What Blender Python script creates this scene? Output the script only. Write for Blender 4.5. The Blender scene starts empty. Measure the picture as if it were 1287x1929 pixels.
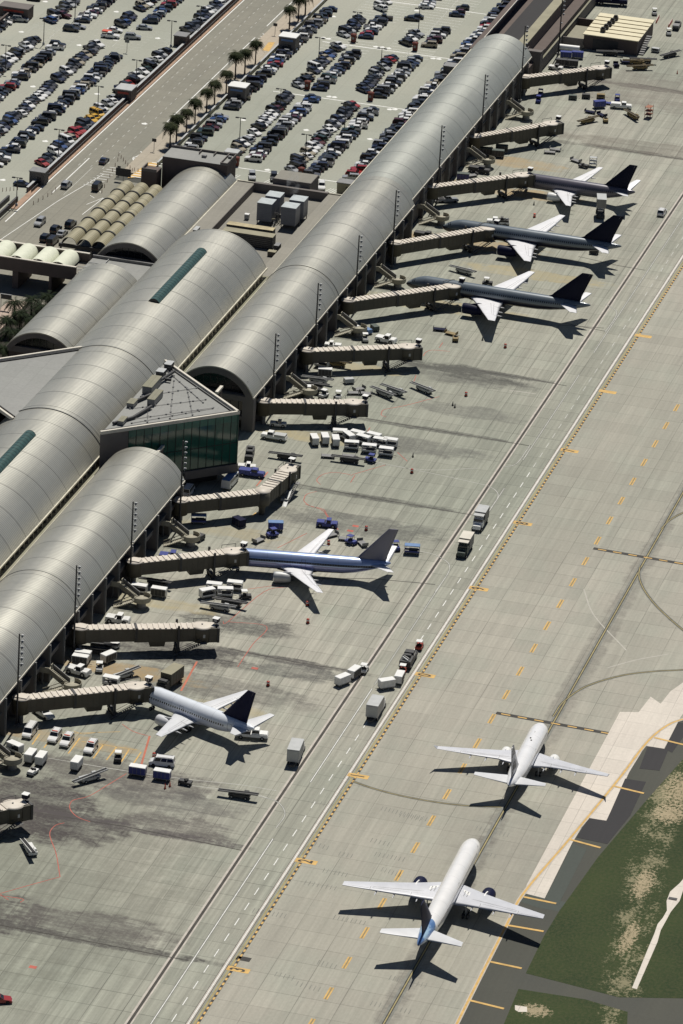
import bpy, math, random
from mathutils import Vector, Matrix
random.seed(7)
R = math.radians
sc = bpy.context.scene
COL = sc.collection

# ------------------------------------------------------------------ camera
YAW, PITCH, ROLL = -0.24826972, 0.40146118, 0.05976948
CP = Vector((235.0, -927.0, 406.118))
FPX, PCX, PCY = 8818.01, 643.5, 964.5
_w = Vector((math.sin(YAW)*math.cos(PITCH), math.cos(YAW)*math.cos(PITCH), -math.sin(PITCH)))
_r0 = Vector((math.cos(YAW), -math.sin(YAW), 0)); _u0 = _r0.cross(_w)
_r = math.cos(ROLL)*_r0 + math.sin(ROLL)*_u0
_u = -math.sin(ROLL)*_r0 + math.cos(ROLL)*_u0
cam = bpy.data.cameras.new('camera'); co = bpy.data.objects.new('camera', cam); COL.objects.link(co)
m = Matrix((_r, _u, -_w)).transposed().to_4x4(); m.translation = CP
co.matrix_world = m
cam.sensor_fit = 'HORIZONTAL'; cam.sensor_width = 36; cam.lens = FPX*36/1287
cam.clip_start = 10; cam.clip_end = 6000
sc.camera = co

# ------------------------------------------------------------------ light
SUN = Vector((-0.03, 0.53, 1.0)).normalized()
SEL = math.asin(SUN.z); SAZ = math.atan2(SUN.x, SUN.y)
w = bpy.data.worlds.new('World'); sc.world = w; w.use_nodes = True
nt = w.node_tree; bg = nt.nodes['Background']
sky = nt.nodes.new('ShaderNodeTexSky'); sky.sky_type = 'NISHITA'; sky.sun_disc = False
sky.sun_elevation = SEL; sky.sun_rotation = SAZ; sky.air_density = 0.6; sky.dust_density = 0.2
nt.links.new(sky.outputs[0], bg.inputs[0]); bg.inputs[1].default_value = 0.05
sl = bpy.data.lights.new('sun', 'SUN'); sl.energy = 5.0; sl.angle = R(0.5); sl.color = (1.0, 0.955, 0.87)
so = bpy.data.objects.new('sun', sl); COL.objects.link(so)
so.rotation_euler = SUN.to_track_quat('Z', 'Y').to_euler(); so.location = (0, 0, 300)
vs = sc.view_settings; vs.view_transform = 'Standard'; vs.look = 'None'; vs.exposure = -0.2; vs.gamma = 1.0
sc.cycles.max_bounces = 6
sc.cycles.diffuse_bounces = 2; sc.cycles.glossy_bounces = 3; sc.cycles.transmission_bounces = 4

# survey helpers: a point of the plan read off the photograph, at height z
def at(px, py, z=0.0):
    d = ((px-PCX)/FPX)*_r - ((py-PCY)/FPX)*_u + _w
    return CP + d*((z-CP.z)/d.z)
def scr(sa):            # heading (radians) whose picture runs at sa degrees, clockwise from right
    u, v = math.cos(R(sa)), math.sin(R(sa))
    det = 8.16*(-3.08) - 2.27*1.30
    a = (u*(-3.08) - 2.27*v)/det; b = (8.16*v - 1.30*u)/det
    return math.atan2(b, a)

# ------------------------------------------------------------------ materials
MT = {}
def mat(name, col, rough=0.7, metal=0.0, var=0.0, vscale=1.0, coat=0.0, spec=None):
    if name in MT: return MT[name]
    m = bpy.data.materials.new(name); m.use_nodes = True; nt = m.node_tree; b = nt.nodes['Principled BSDF']
    b.inputs['Base Color'].default_value = (*col, 1); b.inputs['Roughness'].default_value = rough
    b.inputs['Metallic'].default_value = metal
    if spec is not None: b.inputs['Specular IOR Level'].default_value = spec
    if coat: b.inputs['Coat Weight'].default_value = coat; b.inputs['Coat Roughness'].default_value = 0.08
    if var:
        tc = nt.nodes.new('ShaderNodeTexCoord'); n = nt.nodes.new('ShaderNodeTexNoise')
        n.inputs['Scale'].default_value = vscale; n.inputs['Detail'].default_value = 4
        nt.links.new(tc.outputs['Object'], n.inputs['Vector'])
        mr = nt.nodes.new('ShaderNodeMapRange'); mr.inputs[1].default_value = .3; mr.inputs[2].default_value = .7
        mr.inputs[3].default_value = 1-var; mr.inputs[4].default_value = 1+var
        nt.links.new(n.outputs['Fac'], mr.inputs[0])
        mx = nt.nodes.new('ShaderNodeVectorMath'); mx.operation = 'SCALE'; mx.inputs[0].default_value = col
        nt.links.new(mr.outputs[0], mx.inputs['Scale']); nt.links.new(mx.outputs[0], b.inputs['Base Color'])
    MT[name] = m; return m

class NG:               # tiny node helper
    def __init__(s, name):
        s.m = bpy.data.materials.new(name); s.m.use_nodes = True; s.t = s.m.node_tree; s.b = s.t.nodes['Principled BSDF']
        MT[name] = s.m
        s.tc = s.t.nodes.new('ShaderNodeTexCoord'); s.P = s.tc.outputs['Object']
    def L(s, a, b): s.t.links.new(a, b)
    def _in(s, sock, v):
        if hasattr(v, 'links') or isinstance(v, bpy.types.NodeSocket): s.L(v, sock)
        else: sock.default_value = v
    def math(s, op, a, b=0.0, c=0.0, clamp=False):
        n = s.t.nodes.new('ShaderNodeMath'); n.operation = op; n.use_clamp = clamp
        s._in(n.inputs[0], a); s._in(n.inputs[1], b); s._in(n.inputs[2], c); return n.outputs[0]
    def map(s, loc=(0,0,0), sca=(1,1,1), rot=(0,0,0)):
        n = s.t.nodes.new('ShaderNodeMapping'); n.inputs[1].default_value = loc; n.inputs[2].default_value = rot; n.inputs[3].default_value = sca
        s.L(s.P, n.inputs[0]); return n.outputs[0]
    def noise(s, vec, scale=1, detail=4, rough=.55):
        n = s.t.nodes.new('ShaderNodeTexNoise'); n.inputs['Scale'].default_value = scale; n.inputs['Detail'].default_value = detail
        n.inputs['Roughness'].default_value = rough; s.L(vec, n.inputs['Vector']); return n.outputs['Fac']
    def ramp(s, f, a, b, lo=0.0, hi=1.0):
        n = s.t.nodes.new('ShaderNodeMapRange'); s._in(n.inputs[0], f)
        n.inputs[1].default_value = a; n.inputs[2].default_value = b; n.inputs[3].default_value = lo; n.inputs[4].default_value = hi; return n.outputs[0]
    def mix(s, f, a, b):
        n = s.t.nodes.new('ShaderNodeMix'); n.data_type = 'RGBA'
        s._in(n.inputs[0], f)
        for k, v in ((6, a), (7, b)):
            if isinstance(v, tuple): n.inputs[k].default_value = (*v, 1)
            else: s.L(v, n.inputs[k])
        return n.outputs[2]
    def scale(s, c, f):
        n = s.t.nodes.new('ShaderNodeVectorMath'); n.operation = 'SCALE'; s.L(c, n.inputs[0]); s._in(n.inputs['Scale'], f); return n.outputs[0]
    def xyz(s):
        n = s.t.nodes.new('ShaderNodeSeparateXYZ'); s.L(s.P, n.inputs[0]); return n.outputs
    def band(s, v, c, h):   # 1 where |v-c|<h
        return s.math('LESS_THAN', s.math('ABSOLUTE', s.math('SUBTRACT', v, c)), h)
    def out(s, col, rough=.8, metal=0.0):
        s.L(col, s.b.inputs['Base Color']) if not isinstance(col, tuple) else None
        s._in(s.b.inputs['Roughness'], rough); s.b.inputs['Metallic'].default_value = metal; return s.m

def line_mask(g, v, period, half, off=0.0):     # 1 on thin lines every period
    f = g.math('FRACT', g.math('DIVIDE', g.math('ADD', v, off), period))
    d = g.math('ABSOLUTE', g.math('SUBTRACT', f, 0.5))
    return g.math('GREATER_THAN', d, 0.5-half/period)

def concrete(name, c1, c2, c3, slab=(6.1, 6.1), streak=.5, joint=.6, stains=None, offs=(0, 0)):
    g = NG(name); x, y, z = g.xyz()
    big = g.noise(g.map(sca=(.012, .006, 1)), 1, 3)
    mid = g.noise(g.map(sca=(.09, .05, 1)), 1, 5)
    st = g.noise(g.map(sca=(1.6, .03, 1)), 1, 4, .7)
    st2 = g.noise(g.map(sca=(.5, .012, 1)), 1, 3, .6)
    fin = g.noise(g.map(sca=(1.5, 1.2, 1)), 1, 4, .7)
    col = g.mix(g.ramp(big, .38, .62), c1, c2)
    col = g.mix(g.ramp(mid, .45, .7, 0, .75), col, c3)
    # individual slabs a little lighter or darker
    vn = g.t.nodes.new('ShaderNodeTexWhiteNoise'); vn.noise_dimensions = '2D'
    sx = g.math('FLOOR', g.math('DIVIDE', g.math('ADD', x, offs[0]), slab[0])); sy = g.math('FLOOR', g.math('DIVIDE', g.math('ADD', y, offs[1]), slab[1]))
    cb = g.t.nodes.new('ShaderNodeCombineXYZ'); g.L(sx, cb.inputs[0]); g.L(sy, cb.inputs[1]); g.L(cb.outputs[0], vn.inputs['Vector'])
    f = g.ramp(vn.outputs['Value'], 0, 1, 1-.075*min(1, streak+.3), 1+.06*min(1, streak+.3))
    f = g.math('MULTIPLY', f, g.ramp(st, .3, .7, 1-.2*streak, 1+.2*streak))
    f = g.math('MULTIPLY', f, g.ramp(st2, .3, .7, 1-.13*streak, 1+.13*streak))
    f = g.math('MULTIPLY', f, g.ramp(fin, .3, .7, .93, 1.06))
    wob = g.ramp(g.noise(g.map(sca=(.05, .05, 1)), 1, 2), .3, .7, .3, 1)
    jm = g.math('MAXIMUM', line_mask(g, x, slab[0], .07, offs[0]), line_mask(g, y, slab[1], .07, offs[1]))
    f = g.math('MULTIPLY', f, g.math('SUBTRACT', 1.0, g.math('MULTIPLY', jm, g.math('MULTIPLY', wob, joint))))
    col = g.scale(col, f)
    if stains:
        blot = g.noise(g.map(sca=(.16, .2, 1)), 1, 9, .66)
        streaks = g.noise(g.map(sca=(1.3, .08, 1)), 1, 5, .7); xst = g.noise(g.map(sca=(.07, .7, 1)), 1, 6, .7); spk = g.noise(g.map(sca=(1.1, 1.4, 1)), 1, 6, .75); b2_ = g.noise(g.map(loc=(7,3,0), sca=(.11, .3, 1)), 1, 6, .7)
        for (cx, cy, rx, ry, k, tint) in stains:
            dx = g.math('DIVIDE', g.math('SUBTRACT', x, cx), rx); dy = g.math('DIVIDE', g.math('SUBTRACT', y, cy), ry)
            d = g.math('ADD', g.math('MULTIPLY', dx, dx), g.math('MULTIPLY', dy, dy))
            fall = g.ramp(d, 0, 1, 1, 0)
            n = g.math('ADD', g.math('MULTIPLY', blot, .62), g.math('ADD', g.math('MULTIPLY', streaks, .16), g.math('MULTIPLY', xst, .22)))
            a = g.ramp(g.math('ADD', n, g.math('MULTIPLY', fall, .24)), .54, .65, 0, min(.95, k*1.35))
            a = g.math('MULTIPLY', g.math('MULTIPLY', a, g.ramp(fall, 0, .25, 0, 1)), g.math('MULTIPLY', g.ramp(spk, .40, .54, .62, 1), g.ramp(b2_, .36, .56, .5, 1)))
            col = g.mix(a, col, tint)
    bm = g.t.nodes.new('ShaderNodeBump'); bm.inputs['Strength'].default_value = .15; g.L(fin, bm.inputs['Height']); g.L(bm.outputs[0], g.b.inputs['Normal'])
    return g.out(col, .85)

def roof_metal(name, c1, c2, rough=.42, metal=.55, period=.7, tone=0):
    g = NG(name); x, y, z = g.xyz()
    rib = g.math('ABSOLUTE', g.math('SUBTRACT', g.math('FRACT', g.math('DIVIDE', y, period)), .5))
    ribf = g.ramp(rib, .12, .36, 0, 1)
    n = g.noise(g.map(sca=(.08, .03, .08)), 1, 4); n2 = g.noise(g.map(sca=(1.2, .05, 1.2)), 1, 3)
    n3 = g.noise(g.map(sca=(.5,.5,.5)), 1, 5, .7); dr = g.noise(g.map(sca=(.12,1.1,.12)), 1, 5, .7); dz = g.noise(g.map(sca=(.05,.035,.05)), 1, 3)
    cy = g.t.nodes.new('ShaderNodeTexWhiteNoise'); cy.noise_dimensions = '1D'; g.L(g.math('FLOOR', g.math('DIVIDE', y, 9.0)), cy.inputs['W'])
    col = g.mix(g.ramp(n, .35, .65), c1, c2)
    f = g.math('MULTIPLY', g.ramp(cy.outputs['Value'], 0, 1, .97, 1.03), g.ramp(n3, .3, .7, .97, 1.03))
    f = g.math('MULTIPLY', f, g.ramp(ribf, 0, 1, .74, 1.06))
    f = g.math('MULTIPLY', f, g.math('SUBTRACT', 1.0, g.math('MULTIPLY', g.ramp(dr, .5, .75), g.ramp(dz, .4, .65, 0, .22))))
    seam = line_mask(g, y, 9.0, .16, 0)
    f = g.math('MULTIPLY', f, g.math('SUBTRACT', 1.0, g.math('MULTIPLY', seam, .45)))
    col = g.scale(col, f)
    bm = g.t.nodes.new('ShaderNodeBump'); bm.inputs['Strength'].default_value = .35; bm.inputs['Distance'].default_value = .05
    g.L(ribf, bm.inputs['Height']); g.L(bm.outputs[0], g.b.inputs['Normal'])
    return g.out(col, g.ramp(n2, .3, .7, rough-.02, rough+.03), metal)

RUST, RUST2 = (.38,.265,.125), (.37,.31,.17)
STA = [(-20,-190,52,66,.30,(.13,.13,.10)),(-5,-143,26,9,.62,(.085,.075,.07)),(-22,-168,22,10,.7,(.07,.06,.055)),(8,-150,18,6,.5,(.085,.08,.075)),
       (-2,-98,30,7,.55,(.09,.085,.075)),(14,-84,12,5,.6,(.07,.07,.065)),(5,-5,24,7,.6,(.09,.09,.08)),(2,44,26,6,.55,(.1,.1,.09)),(-3,-66,16,6,.65,(.06,.057,.052)),
       (4,92,24,7,.55,(.09,.09,.08)),(12,70,16,5,.45,(.1,.1,.09)),(-12,136,30,5,.5,RUST2),(-18,184,26,5.5,.6,RUST),(4,168,26,4.5,.55,RUST2),(-18,228,24,5,.6,RUST),(-20,252,16,5,.5,RUST),
       (-20,-132,18,3.5,.42,RUST),(-18,-97,20,4,.55,RUST),(-22,-62,18,3.5,.5,RUST2),(-20,40,16,3.5,.55,RUST2),(-20,87,14,3.5,.5,RUST2),(6,-106,10,4,.4,RUST2),
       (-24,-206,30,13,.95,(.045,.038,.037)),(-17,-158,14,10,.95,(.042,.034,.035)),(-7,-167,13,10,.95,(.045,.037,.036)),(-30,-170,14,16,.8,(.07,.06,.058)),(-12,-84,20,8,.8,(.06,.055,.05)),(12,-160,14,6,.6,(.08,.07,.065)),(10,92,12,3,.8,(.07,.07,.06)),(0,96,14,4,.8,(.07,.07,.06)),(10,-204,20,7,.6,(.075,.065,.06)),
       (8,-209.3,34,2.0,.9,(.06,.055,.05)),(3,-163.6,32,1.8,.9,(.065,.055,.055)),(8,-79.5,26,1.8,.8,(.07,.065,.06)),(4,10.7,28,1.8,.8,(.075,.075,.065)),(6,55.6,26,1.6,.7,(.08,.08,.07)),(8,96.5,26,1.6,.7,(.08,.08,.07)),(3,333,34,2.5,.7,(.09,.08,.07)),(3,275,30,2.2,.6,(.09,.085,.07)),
       (10,280,34,7,.4,(.12,.1,.08)),(0,330,40,20,.4,(.14,.12,.1)),(-20,-20,18,4,.4,(.34,.29,.17))]
CONC = concrete('apron_concrete', (.245,.255,.208), (.345,.332,.278), (.27,.283,.232), streak=1.0, joint=.65, stains=STA)
TAXI = concrete('taxiway_concrete', (.30,.292,.243), (.37,.348,.293), (.31,.315,.262), slab=(7.6,6.1), streak=.5, joint=.45, offs=(1.0,2.0),
                stains=[(75,-150,14,30,.25,(.2,.19,.16)),(69,-60,3,140,.35,(.12,.11,.095)),(69,-190,3,60,.4,(.12,.11,.095))])
PARK = concrete('parking_concrete', (.29,.30,.25), (.36,.36,.30), (.32,.335,.285), slab=(16.5,9.0), streak=.12, joint=.16)
ROAD = concrete('road_concrete', (.20,.192,.155), (.25,.238,.195), (.21,.207,.17), slab=(3.8,4.6), streak=.3, joint=.3)
WALK = concrete('sidewalk_paving', (.36,.32,.25), (.42,.36,.28), (.38,.34,.28), slab=(3,3), streak=.1, joint=.3)
NEWC = concrete('new_concrete', (.56,.505,.445), (.64,.585,.515), (.58,.535,.47), slab=(7.6,6.1), streak=.25, joint=.4, offs=(1,2))
ASPH = concrete('asphalt_grey', (.042,.045,.036), (.066,.066,.052), (.052,.054,.046), slab=(200,200), streak=.2, joint=0)
NEWA = concrete('asphalt_new', (.016,.016,.019), (.028,.026,.028), (.02,.02,.022), slab=(200,200), streak=.3, joint=0)
GASPH = concrete('asphalt_green', (.05,.065,.055), (.06,.07,.06), (.052,.06,.052), slab=(200,200), streak=.1, joint=0)
FLAT = concrete('roof_membrane', (.21,.20,.17), (.27,.255,.215), (.24,.23,.2), slab=(60,5), streak=.3, joint=.2)
FLATL = concrete('roof_membrane_light', (.24,.245,.235), (.30,.30,.285), (.26,.265,.25), slab=(4,4), streak=.1, joint=.12)
LEDGE = concrete('roof_ledge', (.22,.21,.155), (.28,.265,.2), (.17,.18,.11), slab=(60,4.5), streak=.2, joint=.3)
VAULT = roof_metal('vault_metal', (.41,.405,.355), (.485,.475,.42), .40, .55)
VAULTG = roof_metal('vault_metal_far', (.36,.375,.34), (.43,.44,.40), .46, .45)
CORR = roof_metal('canopy_metal', (.28,.255,.16), (.34,.31,.21), rough=.6, metal=.1, period=.9)
def glass_dark(name, col, r=.12): return mat(name, col, r, 0.0, spec=.7)
GLASS = glass_dark('dark_glass', (.012,.014,.017)); GREEN = mat('green_glass', (.014,.085,.066), .1, 0, spec=.8)
GREENL = mat('green_spandrel', (.035,.13,.10), .25, 0, .25, .4)
SKYG = mat('skylight_glass', (.05,.10,.09), .3, .1, .2, 1.5)
STUC = mat('brown_stucco', (.115,.09,.08), .9, 0, .08, .4); STUC2 = mat('taupe_wall', (.155,.14,.13), .9, 0, .1, .3)
TRIM = mat('pale_trim', (.62,.58,.50), .6, 0, .1, .5); GUT = mat('gutter_metal', (.52,.49,.40), .5, .2, .2, .4)
WHITE = mat('white_paint', (.78,.78,.76), .4, 0, .04, .6); GSEW = mat('worn_white_paint', (.66,.66,.64), .5, 0, .12, 1.5)
DGREY = mat('dark_steel', (.045,.045,.047), .6, .2, .15, 1); BLACK = mat('black_rubber', (.012,.012,.013), .8)
MGREY = mat('grey_steel', (.2,.2,.2), .5, .3, .15, 1); LGREY = mat('light_grey_metal', (.4,.41,.41), .5, .2, .1, .6)
BLUE = mat('blue_paint', (.025,.04,.22), .45, 0, .15, 1); BLUEL = mat('pale_blue_paint', (.12,.22,.42), .5, 0, .1, 1)
RED = mat('red_paint', (.36,.04,.02), .5, 0, .15, 2); ORANGE = mat('orange_plastic', (.62,.075,.03), .5, 0, .15, .5)
YEL = mat('yellow_paint', (.55,.42,.07), .6, 0, .2, 2); GOLD = mat('ochre_paint', (.22,.16,.06), .6, 0, .2, 1)
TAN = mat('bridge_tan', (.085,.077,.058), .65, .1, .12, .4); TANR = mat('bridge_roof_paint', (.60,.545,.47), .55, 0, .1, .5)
OLIVE = mat('olive_render', (.3,.28,.2), .9, 0, .12, .3); GREENC = mat('dull_green_paint', (.055,.075,.065), .6, 0, .15, 1)
PLINE = mat('pavement_white', (.72,.72,.69), .7, 0, .15, 1.2); PYEL = mat('pavement_yellow', (.56,.35,.10), .7, 0, .18, .8)
PYEL2 = mat('pavement_olive_yellow', (.30,.25,.10), .7, 0, .25, .6); PBLK = mat('pavement_black', (.035,.032,.028), .8, 0, .3, .5)
PRED = mat('pavement_red', (.40,.085,.055), .7, 0, .25, .4); PORG = mat('pavement_orange', (.44,.12,.065), .7, 0, .2, .4)
JOINT = mat('joint_sealant', (.05,.045,.038), .85, 0, .3, .3); JEDGE = mat('joint_edge', (.46,.42,.37), .8, 0, .15, .5); PGHOST = mat('pavement_faded', (.2,.2,.175), .85, 0, .2, .6)
LFADE = mat('pavement_faded_white', (.47,.47,.43), .8, 0, .2, .5)
BARK = mat('palm_bark', (.07,.05,.035), .95, 0, .2, 2)
def leafmat(name, a, b):
    g = NG(name); n = g.noise(g.map(), .8, 3); g.out(g.mix(g.ramp(n, .35, .65), a, b), .8); g.b.inputs['Specular IOR Level'].default_value = .15; return g.m
PALM = leafmat('palm_leaf', (.010,.020,.006), (.040,.048,.016)); PALM_SHADED = leafmat('palm_leaf_shaded', (.005,.012,.004), (.018,.030,.008))  # second leaf tone is darkened to paint in the shade over the bed
def grass():
    g = NG('grass_ground'); b = g.noise(g.map(sca=(.09,.06,1)), 1, 5); d = g.noise(g.map(sca=(.2,.13,1)), 1, 7, .75); f = g.noise(g.map(sca=(1.7,1.3,1)), 1, 6, .8)
    col = g.mix(g.ramp(b, .35, .65), (.012,.030,.004), (.026,.046,.008))
    col = g.mix(g.ramp(f, .42, .60, 0, .7), col, (.055,.058,.02))
    x, y, z = g.xyz()
    # dry streak running through the strip
    ln = g.math('ADD', g.math('SUBTRACT', x, 97.5), g.math('MULTIPLY', g.math('ADD', y, 120.0), .115))
    sm = g.ramp(g.math('ABSOLUTE', ln), 0, 5, 1, 0)
    a = g.math('MULTIPLY', g.ramp(sm, 0, .4), g.ramp(g.math('ADD', g.math('ADD', g.math('MULTIPLY', d, .5), g.math('MULTIPLY', f, .5)), g.math('MULTIPLY', sm, .07)), .545, .60, 0, .62))
    col = g.mix(a, col, (.33,.29,.18))
    for cx, cy, rx, ry in ((100.5,-108,6,12),(99.5,-119,4.5,6),(97,-213,3,2.5),(101,-150,2.5,9),(103,-172,2,9),(93,-205,4,3)):
        dx = g.math('DIVIDE', g.math('SUBTRACT', x, cx), rx); dy = g.math('DIVIDE', g.math('SUBTRACT', y, cy), ry)
        fall = g.ramp(g.math('ADD', g.math('MULTIPLY', dx, dx), g.math('MULTIPLY', dy, dy)), 0, 1, 1, 0)
        a = g.ramp(g.math('ADD', f, g.math('MULTIPLY', fall, .2)), .6, .66, 0, .75); col = g.mix(g.math('MULTIPLY', a, g.ramp(fall, 0, .3)), col, (.42,.34,.22))
    return g.out(col, .95)
GRASS = grass()

# ------------------------------------------------------------------ mesh builder
class MB:
    def __init__(s): s.v = []; s.f = []; s.mi = []; s.mats = []; s.sm = []
    def M(s, m):
        if m not in s.mats: s.mats.append(m)
        return s.mats.index(m)
    def add(s, vs, fs, m, T=None, smooth=False):
        o = len(s.v); k = s.M(m)
        for v in vs:
            v = Vector(v); s.v.append(tuple(T @ v) if T else tuple(v))
        for f in fs: s.f.append([o+i for i in f]); s.mi.append(k); s.sm.append(smooth)
        return s
    def box(s, c, d, m, rz=0, top=1.0, topy=None, T=None):
        if topy is None: topy = top
        x, y, z = d[0]/2, d[1]/2, d[2]/2
        vs = [(-x,-y,-z),(x,-y,-z),(x,y,-z),(-x,y,-z),(-x*top,-y*topy,z),(x*top,-y*topy,z),(x*top,y*topy,z),(-x*top,y*topy,z)]
        M = Matrix.Translation(c) @ Matrix.Rotation(rz, 4, 'Z')
        if T: M = T @ M
        return s.add(vs, [(3,2,1,0),(4,5,6,7),(0,1,5,4),(1,2,6,5),(2,3,7,6),(3,0,4,7)], m, M)
    def b2(s, x0, x1, y0, y1, z0, z1, m): return s.box(((x0+x1)/2,(y0+y1)/2,(z0+z1)/2), (x1-x0,y1-y0,z1-z0), m)
    def tube(s, p0, p1, r0, m, r1=None, n=8, cap=True, smooth=True):
        p0, p1 = Vector(p0), Vector(p1); r1 = r0 if r1 is None else r1
        q = (p1-p0).to_track_quat('Z', 'Y').to_matrix()
        vs = []
        for p, r in ((p0, r0), (p1, r1)):
            for i in range(n): a = 2*math.pi*i/n; vs.append(p + q @ Vector((r*math.cos(a), r*math.sin(a), 0)))
        s.add(vs, [(i, (i+1) % n, n+(i+1) % n, n+i) for i in range(n)], m, smooth=smooth)
        if cap: s.add(vs, [tuple(range(n-1, -1, -1)), tuple(range(n, 2*n))], m)
        return s
    def lathe(s, prof, m, n=16, T=None, axis='Z'):
        vs = []
        for r, h in prof:
            for i in range(n):
                a = 2*math.pi*i/n
                vs.append((r*math.cos(a), r*math.sin(a), h) if axis == 'Z' else (h, r*math.cos(a), r*math.sin(a)))
        fs = [(k*n+i, k*n+(i+1) % n, (k+1)*n+(i+1) % n, (k+1)*n+i) for k in range(len(prof)-1) for i in range(n)]
        if axis == 'X': fs = [f[::-1] for f in fs]
        return s.add(vs, fs, m, T, True)
    def poly(s, pts, z, m, up=True):
        vs = [(p[0], p[1], z) for p in pts]
        area = sum(vs[i][0]*vs[(i+1) % len(vs)][1]-vs[(i+1) % len(vs)][0]*vs[i][1] for i in range(len(vs)))
        f = list(range(len(vs)))
        if area < 0: f.reverse()
        return s.add(vs, [f], m)
    def prism(s, pts, z0, z1, m, mtop=None):
        n = len(pts)
        area = sum(pts[i][0]*pts[(i+1) % n][1]-pts[(i+1) % n][0]*pts[i][1] for i in range(n))
        if area < 0: pts = pts[::-1]
        vs = [(p[0], p[1], z0) for p in pts]+[(p[0], p[1], z1) for p in pts]
        s.add(vs, [(i, (i+1) % n, n+(i+1) % n, n+i) for i in range(n)]+[tuple(range(n-1, -1, -1))], m)
        return s.add(vs[n:], [tuple(range(n))], mtop or m)
    def strip(s, pts, wd, z, m):
        pts = [Vector((p[0], p[1], 0)) for p in pts]; L = []; Rr = []
        for i, p in enumerate(pts):
            a = pts[max(0, i-1)]; b = pts[min(len(pts)-1, i+1)]; d = (b-a).normalized(); nn = Vector((-d.y, d.x, 0))*wd/2
            L.append((p.x+nn.x, p.y+nn.y, z)); Rr.append((p.x-nn.x, p.y-nn.y, z))
        k = len(pts)
        return s.add(L+Rr, [(k+i, k+i+1, i+1, i) for i in range(k-1)], m)
    def mesh(s, name):
        me = bpy.data.meshes.new(name); me.from_pydata(s.v, [], s.f)
        for m in s.mats: me.materials.append(m)
        me.polygons.foreach_set('material_index', s.mi); me.polygons.foreach_set('use_smooth', s.sm); me.update(); return me
    def build(s, name, parent=None, **tags):
        o = bpy.data.objects.new(name, s.mesh(name)); COL.objects.link(o)
        if parent: o.parent = parent
        for k, v in tags.items(): o[k] = v
        return o

def empty(name, loc, rz=0, label=None, category=None, group=None):
    o = bpy.data.objects.new(name, None); COL.objects.link(o); o.location = loc; o.rotation_euler = (0, 0, rz); o.empty_display_size = .5
    if label: o['label'] = label
    if category: o['category'] = category
    if group: o['group'] = group
    return o
def text_mesh(txt, size, name, m):
    c = bpy.data.curves.new(name, 'FONT'); c.body = txt; c.size = size; c.align_x = 'CENTER'; c.align_y = 'CENTER'; c.offset = size*.02
    o = bpy.data.objects.new('tmp', c); me = bpy.data.meshes.new_from_object(o); bpy.data.objects.remove(o); bpy.data.curves.remove(c)
    me.name = name; me.materials.clear(); me.materials.append(m); return me
# a tree of parts: [(part name, mesh, [sub-parts], label or None)]
def spawn(tree, name, loc, rz, label, cat, group=None):
    root = empty(name, loc, rz, label, cat, group)
    def rec(items, par):
        for it in items:
            o = bpy.data.objects.new(it[0], it[1]); COL.objects.link(o); o.parent = par
            if len(it) > 3 and it[3]: o['label'] = it[3]
            if len(it) > 2 and it[2]: rec(it[2], o)
    rec(tree, root); return root
def smooth_path(pts, n=8):
    out = []; P = [Vector((p[0], p[1])) for p in pts]; P = [2*P[0]-P[1]]+P+[2*P[-1]-P[-2]]
    for i in range(1, len(P)-2):
        for k in range(n):
            t = k/n; a, b, c, d = P[i-1:i+3]
            out.append(.5*((2*b)+(c-a)*t+(2*a-5*b+4*c-d)*t*t+(3*b-a-3*c+d)*t*t*t))
    out.append(P[-2]); return out
def px(*pts): return [at(*p) for p in pts]
def zpx(x0, y0, s, *pts): return [at(x0+p[0]/s, y0+p[1]/s) for p in pts]
ST = dict(kind='structure')
# ------------------------------------------------------------------ ground sheets
def sheet(name, pts, z, m): return MB().poly(pts, z, m).build(name, **ST)
def rect(x0, x1, y0, y1): return [(x0, y0), (x1, y0), (x1, y1), (x0, y1)]
sheet('ground', rect(-3000, 3000, -1500, 5000), -.06, ASPH)
sheet('apron', rect(-34, 37.9, -400, 700), 0, CONC)
sheet('terminal_ground', rect(-133, -34, -400, 176), .0, ROAD)
sheet('taxiway', rect(37.9, 260, -400, 700), 0, TAXI)
sheet('left_parking_lot', rect(-420, -133.4, -100, 900), .0, PARK)
sheet('right_parking_lot', rect(-109.0, -50.5, 193, 900), .0, PARK)
sheet('road', rect(-133.4, -116.4, 176, 900), .0, ROAD)
sheet('pavement', rect(-116.4, -109.0, 200, 900), .12, WALK)
sheet('north_yard', rect(-50.5, -34, 318, 900), .0, CONC)
sheet('forecourt', rect(-116.4, -50.5, 176, 193), .0, ROAD)
Q = lambda *p: zpx(780, 1300, 2.538, *p)
# airfield edge at the lower right
shoulder = px((1287,1340),(1400,1200),(1700,1400),(1700,2100),(830,2100),(858,1929))+Q((268,1485),(445,1125),(528,975))
sheet('taxiway_shoulder', Q((1450,-60),(1287,140),(1150,215),(1000,400),(740,720),(525,975),(440,1130),(205,1597),(60,1900),(900,1900),(1700,1700),(1700,-60)), .015, ASPH)
sheet('grass', Q((1500,60),(1287,330),(1110,530),(880,800),(690,1065),(620,1180),(535,1355),(980,1470),(1287,1475),(2000,1490),(2000,60)), .03, GRASS)
sheet('grass_patch', Q((500,1430),(820,1480),(1022,1540),(1018,1640),(1010,1800),(330,1800),(430,1597)), .03, GRASS)
sheet('new_slabs', Q((527,972),(625,997),(755,735),(830,612),(920,625),(1030,392),(1107,267),(1197,281),(1275,130),(1420,-60),(1320,-60),(1225,8),(1180,66),(1132,32),(1075,106),(985,105),(540,930)), .03, NEWC)
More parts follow.
